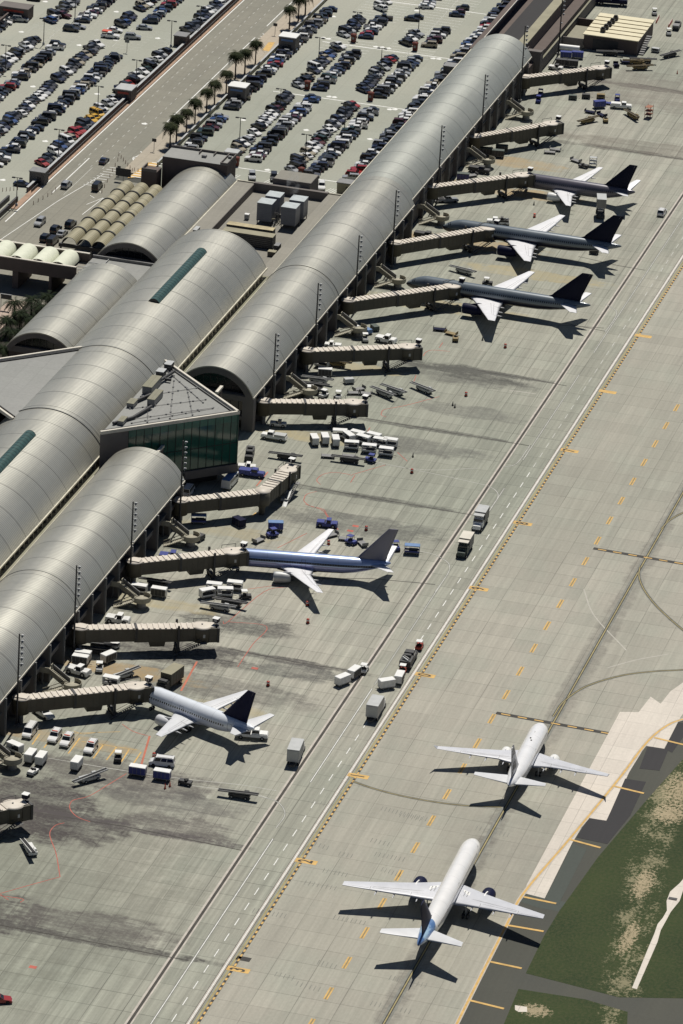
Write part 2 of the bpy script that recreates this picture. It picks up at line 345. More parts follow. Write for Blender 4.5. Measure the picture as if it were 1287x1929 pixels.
for p in (((1118,270),(1200,282),(1262,155),(1330,165),(1235,300),(1215,290),(1175,386),(1078,376)), ((1010,424),(1110,440),(1035,600),(925,737),(778,706),(835,612),(921,626))):
    sheet('new_asphalt', Q(*p), .045, NEWA)
sheet('green_asphalt', Q((762,735),(826,762),(690,1030),(627,998)), .045, GASPH)
sheet('green_asphalt', Q((590,1040),(690,1058),(730,1015),(520,975),(505,1010)), .022, GASPH)
sheet('drain_strip', Q((1043,1425),(1066,1431),(1165,1205),(1180,1150),(1205,1105),(1228,1062),(1270,1010),(1287,960),(1400,780),(1390,740),(1287,905),(1270,925),(1225,965),(1208,1010),(1210,1055),(1190,1090),(1165,1120),(1150,1165),(1120,1235)), .045, NEWC)
sheet('concrete_pad', Q((483,1508),(540,1516),(542,1540),(500,1540),(483,1530)), .045, NEWC)
pit = MB(); c = Q((1238,1000))[0]; pit.box((c.x, c.y, .1), (1.6,.8,.14), DGREY); o = pit.build('drain_grate'); o['label'] = 'small dark grate set in the pale drain strip in the grass'; o['category'] = 'drain grate'

# ------------------------------------------------------------------ painted markings (each a flat sheet on the ground)
def marking(name, build): mb = MB(); build(mb); return mb.build(name, **ST)
Y0, Y1 = -300, 560
def line(mb, x, w, m, y0=Y0, y1=Y1, z=.012): mb.poly(rect(x-w/2, x+w/2, y0, y1), z, m)
def longs(mb):
    line(mb, 26.7, 1.3, JEDGE, z=.006); line(mb, 26.75, .55, JOINT)
marking('expansion_joint', longs)
def lroad(mb):
    for y0, y1 in ((-300,-158),(-132,-86),(-84,-27),(-3,28),(46,104),(120,560)):
        line(mb, 30.45, .5, PGHOST, y0, y1, .008); line(mb, 30.45, .15, LFADE if y0 > -100 else PLINE, y0, y1)
    line(mb, 36.5, .75, JEDGE, z=.007); line(mb, 36.55, .17, PLINE); line(mb, 36.15, .1, PBLK); line(mb, 36.95, .1, PBLK)
    y = -290
    while y < 520: mb.poly(rect(33.56, 33.74, y, y+3.0), .012, PLINE if y < 40 else LFADE); y += 6.4
marking('road_line', lroad)
def ydash(mb):
    line(mb, 37.55, .32, PYEL2); line(mb, 38.15, .5, PBLK, z=.012); y = Y0
    while y < 460: mb.poly(rect(37.95, 38.35, y, y+.95), .016, PYEL); y += 1.9
marking('movement_area_line', ydash)
def edged(mb):
    y = -212.4-12.19*3-2.3
    while y < 500:
        mb.poly(rect(56.65, 56.95, y, y+4.6), .010, GOLD); [mb.poly(rect(56.8+dx-.14, 56.8+dx+.14, y, y+4.6), .012, PYEL) for dx in (-.28, .28)]
        y += 12.19
marking('taxiway_edge_marking', edged)
def centre(mb):
    line(mb, 68.9, 1.5, PGHOST, z=.006); line(mb, 68.9, .62, PBLK, z=.010); line(mb, 68.9, .24, PYEL2, z=.014)
    for pts in (((1042,1350),(1062,1322),(1105,1293),(1170,1273),(1230,1265),(1287,1262),(1400,1256)), ((1206,1068),(1204,1085),(1212,1108),(1232,1136),(1258,1162),(1287,1187),(1330,1222)),
                ((665,1472),(705,1486),(760,1500),(820,1511),(880,1518),(945,1521)), ((1246,996),(1262,980),(1287,966),(1340,945))):
        P = smooth_path(px(*pts)); mb.strip(P, .95, .008, PGHOST); mb.strip(P, .5, .016, PBLK); mb.strip(P, .2, .02, PYEL2)
marking('taxiway_centreline', centre)
def ghost(mb):
    for pts in (((1100,1110),(1120,1160),(1180,1225)), ((1145,1258),(1200,1243),(1260,1232)), ((960,735),(1010,742))):
        mb.strip(smooth_path(px(*pts)), .3, .008, mat('pavement_scar', (.43,.41,.36), .8, 0, .1, .5))
marking('faded_line', ghost)
def edgeline(mb):
    for w_, z, m in ((.85, .05, JEDGE), (.45, .055, PYEL)):
        P = smooth_path(Q((60,1900),(205,1597),(440,1130),(525,972),(740,718),(900,525),(1000,400),(1090,280),(1150,215),(1220,165),(1287,140),(1400,110)), 5)
        mb.strip(P, w_, z, m)
    for a, b in (((445,1125),(620,1155)),((365,1300),(515,1332)),((268,1485),(430,1525)),((525,990),(680,1022)),((745,715),(892,755)),((955,460),(1100,495)),((1150,228),(1300,265))):
        mb.strip(Q(a, b), .62, .06, PYEL)
marking('shoulder_marking', edgeline)
def stopbar(mb, a, b):
    A, B = px(a, b); mb.strip([A, B], 1.3, .012, PBLK); n = int((B-A).length/3.2)
    for i in range(n):
        p = A+(B-A)*((i+.3)/n); q = A+(B-A)*((i+.85)/n); mb.strip([p, q], .45, .018, PYEL)
marking('hold_marking', lambda mb: stopbar(mb, (935,1343), (1218,1395)))
marking('hold_marking', lambda mb: stopbar(mb, (1118,1033), (1320,1068)))
def patch(mb): mb.strip(px((446,1804),(472,1809)), 1.6, .012, PBLK)
marking('painted_out_patch', patch)
for i, (p, t) in enumerate((((449,1827),'3'),((577,1623),'2'),((675,1462),'1'),((801,1272),'0'),((902,1109),'9'),((985,986),'8'),((1073,849),'7'),((1145,738),''),((1212,633),''))):
    c = at(*p); mb = MB(); mb.poly(rect(-2.1, 2.1, -.85, .85), .014, PYEL); o = mb.build('number_panel', **ST); o.location = (c.x, c.y, 0)
    if t:
        q = bpy.data.objects.new('number', text_mesh(t, 3.9, 'number', PBLK)); COL.objects.link(q); q.parent = o
        q.location = (0, 0, .022); q.rotation_euler = (0, 0, R(90)); q.scale = (.62, 1, 1)
# stand markings
def reds(mb):
    A = lambda *p: zpx(0, 1330, 2.475, *p); B = lambda *p: zpx(420, 950, 3.2175, *p); C = lambda *p: zpx(430, 600, 2.993, *p)
    for P in (A((0,875),(140,835),(280,797)), A((280,797),(262,690),(240,630),(232,600),(238,578),(262,555),(300,545)), A((420,540),(370,522),(340,500),(325,475),(328,455),(345,438),(415,420),(500,370),(590,315)),
              A((570,85),(620,118),(690,140)), B((0,710),(30,712),(250,530),(400,500)), B((150,515),(330,490)), B((30,712),(265,740),(180,850),(90,985)), B((330,265),(510,175)), B((500,0),(600,35),(640,85),(700,155)),
              C((610,1190),(560,1110),(535,1075),(470,1060),(432,1035),(428,1015),(445,990),(500,975)), C((700,885),(660,875),(600,868),(545,875),(510,895),(500,915),(520,935)), C((700,880),(890,825)), C((715,885),(690,925)), C((955,755),(1010,805)),
              C((890,555),(865,545),(865,530),(885,512),(1000,490),(1190,440)), C((1100,210),(1115,190),(1150,178),(1250,185)), C((1190,165),(1210,135)), C((1045,360),(1060,320)), C((800,650),(788,635),(800,615)),
              A((0,885),(105,900),(95,916)), A((0,878),(40,905))):
        mb.strip(smooth_path(P, 5) if len(P) > 2 else P, .17, .012, PRED)
    mb.strip(A((698,140),(658,278)), .42, .014, PORG); mb.strip(zpx(200,1240,3.575,(612,22),(505,220)), .42, .014, PORG)
    for p in ((480,1259),(670,991),(660,1000),(62,1822)):
        c = at(*p); mb.poly(rect(c.x-.7, c.x+.7, c.y-.5, c.y+.5), .012, PRED)
marking('stand_marking', reds)
def whites(mb):
    A = lambda *p: zpx(0, 1330, 2.475, *p)
    for P in (A((225,243),(600,305),(900,345),(1100,365),(1290,395)), A((830,365),(1050,390),(1190,412),(1250,430)), px((340,915),(345,925))[:0]):
        if P: mb.strip(smooth_path(P, 4), .16, .012, LFADE)
    # rounded corners where the stand access lines meet the service road
    for P in (((487,1500),(512,1506),(528,1515),(536,1528),(535,1540),(520,1560)), ((820,1045),(842,1058),(847,1068),(843,1082),(820,1115)), ((920,915),(935,925),(938,937),(925,957)), ((948,880),(968,876),(980,866),(999,838)), ((1140,572),(1157,582),(1162,590),(1155,605),(1140,625))):
        mb.strip(smooth_path(px(*P), 6), .4, .010, PGHOST); mb.strip(smooth_path(px(*P), 6), .15, .014, LFADE)
    for P in (((700,872),(800,885),(900,882)), ((745,1030),(800,1040),(820,1045)), ((700,868),(830,895),(920,915))): mb.strip(smooth_path(px(*P), 4), .14, .012, LFADE)
marking('access_line', whites)
def ylot(mb):
    A = lambda *p: zpx(0, 1330, 2.475, *p)
    for a, b in (((185,130),(150,180)),((240,150),(205,195)),((372,150),(318,222)),((482,180),(435,245)),((545,190),(497,252)),((602,203),(565,262)),((658,215),(620,272))): mb.strip(A(a, b), .3, .012, PYEL)
    mb.strip(A((330,128),(560,120)), .15, .012, PYEL); mb.strip(A((380,165),(640,205)), .15, .012, PYEL); mb.strip(A((345,118),(385,132),(465,122)), .15, .012, PYEL)
    mb.strip(zpx(180,850,3.2175,(975,372),(940,400)), .4, .012, PYEL); mb.strip(zpx(180,850,3.2175,(1045,125),(975,212)), .3, .012, PORG)
marking('bay_line', ylot)
def leadin(mb):
    for P in (((0,1743),(180,1776),(355,1810)), ((50,1528),(240,1558),(455,1602)), ((430,1222),(560,1248),(690,1268)), ((560,912),(700,938),(895,971)), ((690,788),(850,815),(1000,840)), ((900,698),(1000,714),(1068,727)), ((1090,483),(1160,499),(1215,509)), ((1060,608),(1140,624)), ((1050,612),(1138,618)), ((600,1090),(700,1090),(820,1101)), ((1198,157),(1290,174)), ((1120,275),(1287,300))):
        mb.strip(px(*P), .28, .010, JOINT)
marking('slab_joint', leadin)
def faint(mb):   # rows of short grooves across the taxiway
    for p, q in (((640,1608),(670,1615)),((700,1583),(740,1592)),((720,1638),(760,1650)),((708,1609),(768,1621)),((560,1853),(610,1866)),((630,1728),(695,1741)),((600,1813),(640,1824)),((700,1890),(780,1908)),((735,1842),(810,1858)),((898,1560),(965,1575)),((910,1607),(940,1615)),((720,1523),(810,1545)),((755,1535),(800,1545)),((478,1715),(545,1727)),((575,1663),(640,1675)),((590,1510),(640,1522)),((595,1590),(625,1600)),((610,1640),(660,1650)),((520,1835),(560,1845)),((1085,1560),(1120,1570))):
        A, B = px(p, q); n = int((B-A).length/.75)
        for i in range(n):
            c = A+(B-A)*(i/n); mb.poly(rect(c.x-.07, c.x+.07, c.y-.9, c.y+.9), .010, PGHOST)
marking('groove_row', faint)
# road and car park paint
def lanes(mb):
    for x, w_, y0, y1 in ((-131.6,.35,150,700),(-118.0,.3,245,330),(-118.0,.3,342,700)): line(mb, x, w_, PLINE, y0, y1, .012)
    for x in (-128.6, -125.2, -121.8):
        y = 200
        while y < 620: mb.poly(rect(x-.08, x+.08, y, y+1.8), .012, LFADE); y += 4.6
    line(mb, -127.8, .3, PLINE, 176, 207, .012); line(mb, -124.6, .16, LFADE, 176, 200)
    P = smooth_path(px((309,258),(262,292),(252,296),(252,302),(262,308),(282,310)), 6); mb.strip(P, .35, .014, PLINE)
    for a, b in (((265,285),(280,302)),((283,275),(297,290)),((298,257),(313,268)),((252,297),(270,308)),((490,68),(516,72)),((495,63),(510,72)),((487,72),(502,80))): mb.strip(px(a, b), .35, .014, PLINE)
    for k in range(9):
        y = 186+2.0*k; x0 = -122.5+.25*k; mb.poly(rect(x0, -118.2+.1*k, y, y+.25), .014, PLINE)
    for a, b in (((163,385),(196,372)),((196,372),(155,404)),((175,415),(196,372)),((170,368),(178,373)),((185,358),(190,362))): mb.strip(px(a, b), .2, .014, PLINE)
    for a, b in (((0,452),(110,378)),((110,378),(195,328)),((0,475),(30,455))): mb.strip(px(a, b), .2, .014, PLINE)
marking('lane_marking', lanes)
def crosswalk(mb):
    mb.poly([tuple(v)[:2] for v in px((240,336),(279,307),(292,306),(297,310),(272,333))], .13, PYEL)
    for k in range(8):
        a = at(244+6*k, 333-3.7*k); mb.poly(rect(a.x, a.x+3.3, a.y, a.y+.5), .136, PLINE)
    mb.poly([tuple(v)[:2] for v in px((494,95),(506,80),(518,80),(507,97))], .13, PYEL)
marking('crossing', crosswalk)
def stalls(mb):
    for (x0, x1, y0, y1) in ((-180,-164,300,332),(-161,-145,303,323),(-98,-84,326,342),(-98,-84,362,395),(-80,-66,331,345),(-80,-66,355,400),(-142,-135,306,324),(-62,-56,400,430)):
        y = y0
        while y < y1: mb.poly(rect(x0, x1, y, y+.14), .012, PLINE if x0 > -100 else LFADE); y += 2.75
        line(mb, (x0+x1)/2, .14, LFADE, y0, y1, .012)
    for (x, y0, y1) in ((-95.8,282,290),(-84.5,282,290),(-77.5,281,291),(-66,281,291)): pass
    for (x0, x1, y) in ((-99,-55.5,334.5),(-99,-55.5,283.5),(-99,-55,216.0),(-97,-60,382)): mb.poly(rect(x0, x1, y, y+.5), .012, PLINE)
    for (x0, x1) in ((-93,-88),(-80,-76.5),(-67,-64.5),(-63,-57)):      # hatched strips at the south end
        x = x0
        while x < x1: mb.strip([(x, 204), (x+1.6, 210.5)], .18, .012, PLINE); x += .8
    for p in ((85,3),(218,75),(219,22),(297,72),(62,163),(183,177),(85,266),(5,339),(628,31),(609,71),(619,73),(708,88),(720,89),(732,91),(816,110),(827,111),(734,206),(744,206),(577,245),(697,262),(458,226),(504,320),(785,20),(40,60),(149,85),(272,233),(630,183),(620,182)):
        c = at(*p); mb.add([(c.x-.5,c.y-.6,.013),(c.x+.5,c.y-.6,.013),(c.x+.9,c.y+.2,.013),(c.x,c.y+1.1,.013),(c.x-.9,c.y+.2,.013)], [(0,1,2,3,4)], PLINE)
marking('parking_line', stalls)
# ------------------------------------------------------------------ terminal
term = empty('airport_terminal', (-60, 60, 0), 0, 'long grey airport terminal with ribbed barrel vault roofs and brown walls beside the apron', 'terminal')
def wb(mb, name, par=None, **k):
    par = par or term; o = mb.build(name, par, **k)
    base = Vector((0,0,0)); p = par
    while p: base += p.location; p = p.parent
    o.location = -base; return o
def arcpts(xc, half, ze, zc, n=40, dr=0.0):
    rise = zc-ze; Rr = (half*half+rise*rise)/(2*rise); z0 = zc-Rr; a = math.asin(half/Rr)
    if rise > half: a = math.pi-a
    return [(xc+(Rr+dr)*math.sin(t), z0+(Rr+dr)*math.cos(t)) for t in [(-a+2*a*i/n) for i in range(n+1)]]
def vault(name, xc, half, ze, zc, y0, y1, m, par=None, th=.25, n=40, label=None):
    P = arcpts(xc, half, ze, zc, n); I = arcpts(xc, half, ze, zc, n, -th); k = n+1; mb = MB()
    mb.add([(x, y0, z) for x, z in P]+[(x, y1, z) for x, z in P], [(i, i+1, k+i+1, k+i) for i in range(n)], m, smooth=True)
    mb.add([(x, y0, z) for x, z in I]+[(x, y1, z) for x, z in I], [(k+i, k+i+1, i+1, i) for i in range(n)], STUC2, smooth=True)
    for y, fl in ((y0, 0), (y1, 1)):
        fs = [(i, k+i, k+i+1, i+1) for i in range(n)]
        mb.add([(x, y, z) for x, z in P]+[(x, y, z) for x, z in I], [f if fl else f[::-1] for f in fs], GUT)
    for e in (0, n):
        a, b = P[e], I[e]; mb.add([(a[0],y0,a[1]),(a[0],y1,a[1]),(b[0],y1,b[1]),(b[0],y0,b[1])], [(0,1,2,3) if e == 0 else (3,2,1,0)], GUT)
    o = wb(mb, name, par)
    if label: o['label'] = label
    return o
def rib(par, xc, half, ze, zc, y, w_=.5, h=.22, n=40, m=GUT):   # raised standing joint across a vault
    P = arcpts(xc, half, ze, zc, n, h); I = arcpts(xc, half, ze, zc, n, -.1); k = n+1; mb = MB()
    mb.add([(x, y-w_/2, z) for x, z in P]+[(x, y+w_/2, z) for x, z in P], [(i, i+1, k+i+1, k+i) for i in range(n)], m, smooth=True)
    for yy, fl in ((y-w_/2, 0), (y+w_/2, 1)):
        fs = [(i, k+i, k+i+1, i+1) for i in range(n)]
        mb.add([(x, yy, z) for x, z in P]+[(x, yy, z) for x, z in I], [f if fl else f[::-1] for f in fs], MGREY)
    o = wb(mb, 'expansion_rib', par)
def ring(par, xc, half, ze, zc, y, w_, depth, m=STUC2, n=40):
    P = arcpts(xc, half, ze, zc, n, -.26); I = arcpts(xc, half, ze, zc, n, -.26-w_); k = n+1; mb = MB()
    mb.add([(x, y, z) for x, z in P]+[(x, y, z) for x, z in I], [(i+1, i, k+i, k+i+1)[::-1] for i in range(n)], m)
    mb.add([(x, y, z) for x, z in I]+[(x, y+depth, z) for x, z in I], [(i, k+i, k+i+1, i+1)[::-1] for i in range(n)], m, smooth=True)
    wb(mb, 'arch_band', par)
    mb = MB(); c = [(xc, y+depth, ze)]+[(x, y+depth, z) for x, z in I]; mb.add(c, [(0, i+2, i+1) for i in range(n)], GLASS)
    x = xc-half+1.2
    while x < xc+half-1: # mullions
        zt = ze
        for a, b in zip(I, I[1:]):
            if a[0] <= x <= b[0]: zt = (a[1]+b[1])/2
        if zt > ze+.3: mb.b2(x-.06, x+.06, y+depth-.12, y+depth-.02, ze, zt, DGREY)
        x += 1.7
    for q in (1.6, 3.2): mb.b2(xc-half*.8, xc+half*.8, y+depth-.1, y+depth-.03, ze+q, ze+q+.1, DGREY) if ze+q < zc-3 else None
    wb(mb, 'arch_window', par)
    mb = MB(); mb.b2(xc-half+.4, xc+half-.4, y+.3, y+depth+.4, ze-1.2, ze+.25, m); wb(mb, 'arch_beam', par)

SIDE = (-41.35, 9.5, 8.5, 14.95); SIDEF = (-42.2, 8.7, 8.5, 14.1); BIG = (-65.4, 13.0, 10.3, 18.4); LEFTV = (-88.6, 8.5, 6.2, 10.8)
VL = lambda s: s
vault('vault_roof', *SIDE, 37.2, 183, VAULT, label='ribbed metal vault over the middle gates')
vault('vault_roof', *SIDEF, 183.05, 320.3, VAULTG, label='narrower far end of the ribbed gate vault')
vault('vault_roof', *SIDE, -330, -15.8, VAULT, label='nearest ribbed gate vault, lower left')
vault('vault_roof', *BIG, -330, 117.5, VAULT, label='largest and highest ribbed vault')
vault('vault_roof', *LEFTV, 51.5, 103.0, VAULT, label='short ribbed vault beside the palm bed')
vault('vault_roof', *LEFTV, 119.5, 186.5, VAULT, label='ribbed vault running up to the brown block')
rib(term, *SIDE, 110.4, .3, .12, m=VAULT); rib(term, *BIG, -10.9, .35, .2, m=VAULT); rib(term, *BIG, 31.0, .3, .14, m=VAULT); rib(term, *SIDE, -88.0, .3, .1, m=VAULT)
ring(term, SIDE[0], SIDE[1], 8.5, SIDE[3], 37.2, 1.5, 1.6); ring(term, *LEFTV, 51.5, 1.2, 1.2, STUC2); ring(term, *LEFTV, 119.5, 1.2, 1.2, STUC2)
def endcap(xc, half, ze, zc, y):
    P = arcpts(xc, half, ze, zc, 40, -.1); mb = MB(); c = [(xc, y, ze)]+[(x, y, z) for x, z in P]; mb.add(c, [(0, i+1, i+2) for i in range(40)], STUC2); wb(mb, 'end_wall')
endcap(*SIDEF, 320.2); endcap(*BIG, 117.4); endcap(*SIDE, -15.9); endcap(*LEFTV, 102.9); endcap(*LEFTV, 186.4)
# solid bodies under the roofs
def body(name, x0, x1, y0, y1, z0, z1, m, par=None): mb = MB(); mb.b2(x0, x1, y0, y1, z0, z1, m); return wb(mb, name, par)
body('concourse_wall', -50.6, -34.2, 39.5, 320, 0, 8.3, STUC2); body('concourse_wall', -50.6, -34.2, -330, -16.2, 0, 8.3, STUC2)
body('hall_wall', -78.0, -53.9, -330, 117.2, 0, 8.2, STUC2); body('hall_wall', -96.8, -80.6, 53.0, 102.8, 0, 5.8, STUC); body('hall_wall', -96.8, -80.6, 121, 186.3, 0, 5.8, STUC)
body('hall_wall', -80.6, -50.6, 117.3, 183.4, 0, 6.0, STUC2)
# eaves and gutters
for y0, y1, x in ((37.2,183,-31.85),(-330,-15.8,-31.85),(183.1,320.3,-33.5)):
    body('eave_fascia', x-.18, x+.08, y0, y1, 8.25, 8.62, TRIM)
body('roof_gutter', -51.25, -50.8, 37.2, 320, 8.05, 8.62, GUT); body('roof_gutter', -51.25, -50.8, -330, -15.8, 8.05, 8.62, GUT)
body('roof_gutter', -80.35, -79.7, 31, 186.3, 6.6, 7.55, GUT)
body('eave_fascia', -52.55, -52.15, -330, -10.9, 10.0, 10.38, GUT); body('eave_fascia', -52.55, -52.15, 31.0, 117.5, 10.0, 10.38, GUT)
# ledge roofs between the vaults
mb = MB(); mb.b2(-54.5, -51.25, -330, -13, 7.8, 8.2, LEDGE); wb(mb, 'ledge_roof'); mb = MB(); mb.b2(-54.5, -51.25, 31, 117.3, 7.8, 8.2, LEDGE); wb(mb, 'ledge_roof')
for y0, y1 in ((-330,-13),(31,117.2)):
    mb = MB(); mb.b2(-53.95, -53.85, y0, y1, 8.2, 10.3, GLASS); wb(mb, 'clerestory_window')
    y = y0 + (y1-y0) % 3.0
    while y < y1:
        if y > -130:
            mb = MB(); big_ = int(round(y)) % 3 == 0; mb.box((-52.95, y, 9.15), (.9,.32,1.95), TRIM if big_ else MGREY); mb.b2(-53.85,-52.5,y-.1,y+.1,9.75,10.0,TRIM); wb(mb, 'eave_strut')
        y += 3.0
# gate facade: columns, recessed wall, beam, windows
for x, (ya, yb) in ((-31.6,(38,183)),(-31.6,(-200,-16)),(-33.2,(192,320))):
    y = math.ceil(ya/9.0)*9.0
    mbw = MB(); mbw.b2(x-2.4, x-2.25, ya+.4, yb-.4, 0, 8.25, STUC2); wb(mbw, 'facade_wall')
    mb = MB(); mb.b2(x-2.3, x-1.0, ya+.6, yb-.6, 3.7, 4.9, STUC2); mb.b2(x-2.3, x-.75, ya+.6, yb-.6, 4.9, 5.02, MGREY); wb(mb, 'facade_ledge')
    while y < yb-1:
        if y > -172:
            mb = MB(); mb.b2(x-.2, x+.18, y-.2, y+.2, 0, 8.3, MGREY); mb.b2(x-2.2, x-.22, y-.16, y+.16, 0, 8.3, STUC2); wb(mb, 'column')
            mb = MB(); mb.b2(x-2.25, x-2.17, y+.7, y+8.3, 5.2, 8.0, GLASS)
            for k in range(1, 4): mb.b2(x-2.17, x-2.1, y+.7+1.9*k-.05, y+.7+1.9*k+.05, 5.2, 8.0, MGREY)
            wb(mb, 'window')
            mb = MB(); mb.b2(x-2.25, x-2.17, y+.9, y+8.1, .0, 3.3, GLASS if int(y/9) % 3 else DGREY); wb(mb, 'service_door')
        y += 9.0
# south end wall of the upper gate concourse
for x0, x1, z0, z1, nm, m in ((-34.5,-31.8,0,8.5,'end_column',STUC2),(-50.4,-34.5,2.7,3.5,'facade_ledge',STUC2),(-50.5,-34.5,7.3,8.6,'facade_ledge',STUC2)): body(nm, x0, x1, 37.25, 39.4, z0, z1, m)
mb = MB(); mb.b2(-50.5,-34.5,39.2,39.35,3.5,7.3,GLASS)
for k in range(8): mb.b2(-50+2*k,-49.9+2*k,39.08,39.2,3.5,7.3,DGREY)
wb(mb, 'window'); mb = MB(); mb.b2(-46,-35.5,39.25,39.4,0,2.7,GLASS); wb(mb, 'service_door')
# skylights on the big vault
for y0, y1 in ((62.7,101),(-71,-26.3)):
    P = arcpts(-64.5, 1.45, 18.1, 19.25, 12); n = 12; k = 13; mb = MB()
    y = y0; ny = int((y1-y0)/1.5)
    for j in range(ny):
        a = y0+(y1-y0)*j/ny; b = y0+(y1-y0)*(j+1)/ny-.16
        mb.add([(x, a, z) for x, z in P]+[(x, b, z) for x, z in P], [(i, i+1, k+i+1, k+i) for i in range(n)], SKYG, smooth=True)
    P2 = [(x, z-.05) for x, z in P]; mb.add([(x, y0, z) for x, z in P2]+[(x, y1, z) for x, z in P2], [(i, i+1, k+i+1, k+i) for i in range(n)], DGREY, smooth=True)
    for y, s in ((y0, 1), (y1, -1)):
        mb.add([(x, y, z) for x, z in P], [tuple(range(k))[::s]], GLASS)
    mb.b2(-66.1,-62.9,y0-.2,y1+.2,17.4,18.15,GUT); wb(mb, 'skylight')
# flat roofs, recessed plant deck and parapets north of the big vault
mb = MB(); mb.b2(-79.7,-74.9,117.5,183.4,6,8.0,FLAT); mb.b2(-55.0,-51.25,117.5,183.4,6,8.0,FLAT); mb.b2(-74.9,-55,182.2,183.4,6,8.6,STUC2); mb.b2(-79.7,-51.25,183.4,183.75,6,8.3,GUT); mb.b2(-74.95,-74.75,125,182.2,6.1,8.25,STUC2)
wb(mb, 'flat_roof'); mb = MB(); mb.b2(-74.8,-55.0,117.6,182.1,5.9,6.3,FLAT); wb(mb, 'plant_deck')
body('parapet', -74.8,-71,117.6,121,6.3,8.5,STUC2)
mb = MB(); mb.b2(-70.3,-60.2,184.0,192.0,0,9.7,STUC2); mb.b2(-70.2,-60.3,184.1,191.9,9.7,9.76,FLAT); mb.b2(-70.4,-60.1,183.9,184.15,9.7,10.0,STUC2); wb(mb, 'penthouse')
mb = MB(); mb.b2(-97.3,-80.35,103.1,119.4,0,6.2,STUC); mb.b2(-97.2,-80.4,103.2,119.3,6.2,6.3,FLATL); mb.b2(-97.3,-80.3,117.3,117.7,6.3,7.0,MGREY); wb(mb, 'link_roof')
mb = MB()
for P in (((-97,105),(-93,113)),((-93,113),(-97,113)),((-93,113),(-93,117)),((-98.5,107),(-94.5,107.6)),((-98.5,109),(-95,109.6))):
    (a, b), (c, d) = P; mb.tube((a,b,6.6),(c,d,6.6),.11,LGREY,n=5)
wb(mb, 'roof_pipe')
# far end: sunken roof strip, parapets and the grey tower block
mb = MB(); mb.b2(-52,-34.0,320.4,700,0,5.2,STUC); wb(mb, 'far_wing_wall'); mb = MB(); mb.b2(-48.3,-40.3,320.5,700,5.2,5.4,NEWA); wb(mb, 'far_wing_roof')
mb = MB(); mb.b2(-52,-51.2,320.5,700,0,8.6,STUC); mb.b2(-51.2,-50.2,320.5,700,8.5,8.8,STUC); mb.b2(-50.2,-50.0,320.5,700,8.5,9.0,TRIM); wb(mb, 'parapet')
mb = MB(); mb.b2(-40.3,-37.4,322,700,5,8.8,STUC); mb.b2(-40.3,-37.6,322,700,8.8,8.9,OLIVE); mb.b2(-37.6,-37.3,322,700,8.8,9.1,OLIVE); wb(mb, 'parapet')
mb = MB(); mb.b2(-36.5,-32.2,326,329.5,0,8.0,STUC2); mb.b2(-36.7,-32.0,325.8,326.1,8.0,8.5,STUC2); mb.b2(-36.7,-36.5,325.8,329.7,8,8.5,STUC2); mb.b2(-32.2,-32.0,325.8,329.7,8,8.5,STUC2); wb(mb, 'stair_tower')
mb = MB(); mb.b2(-37.3,-33.6,329.6,700,0,3.6,STUC2); mb.b2(-37.3,-33.4,329.6,700,3.6,3.75,LEDGE); wb(mb, 'annex')

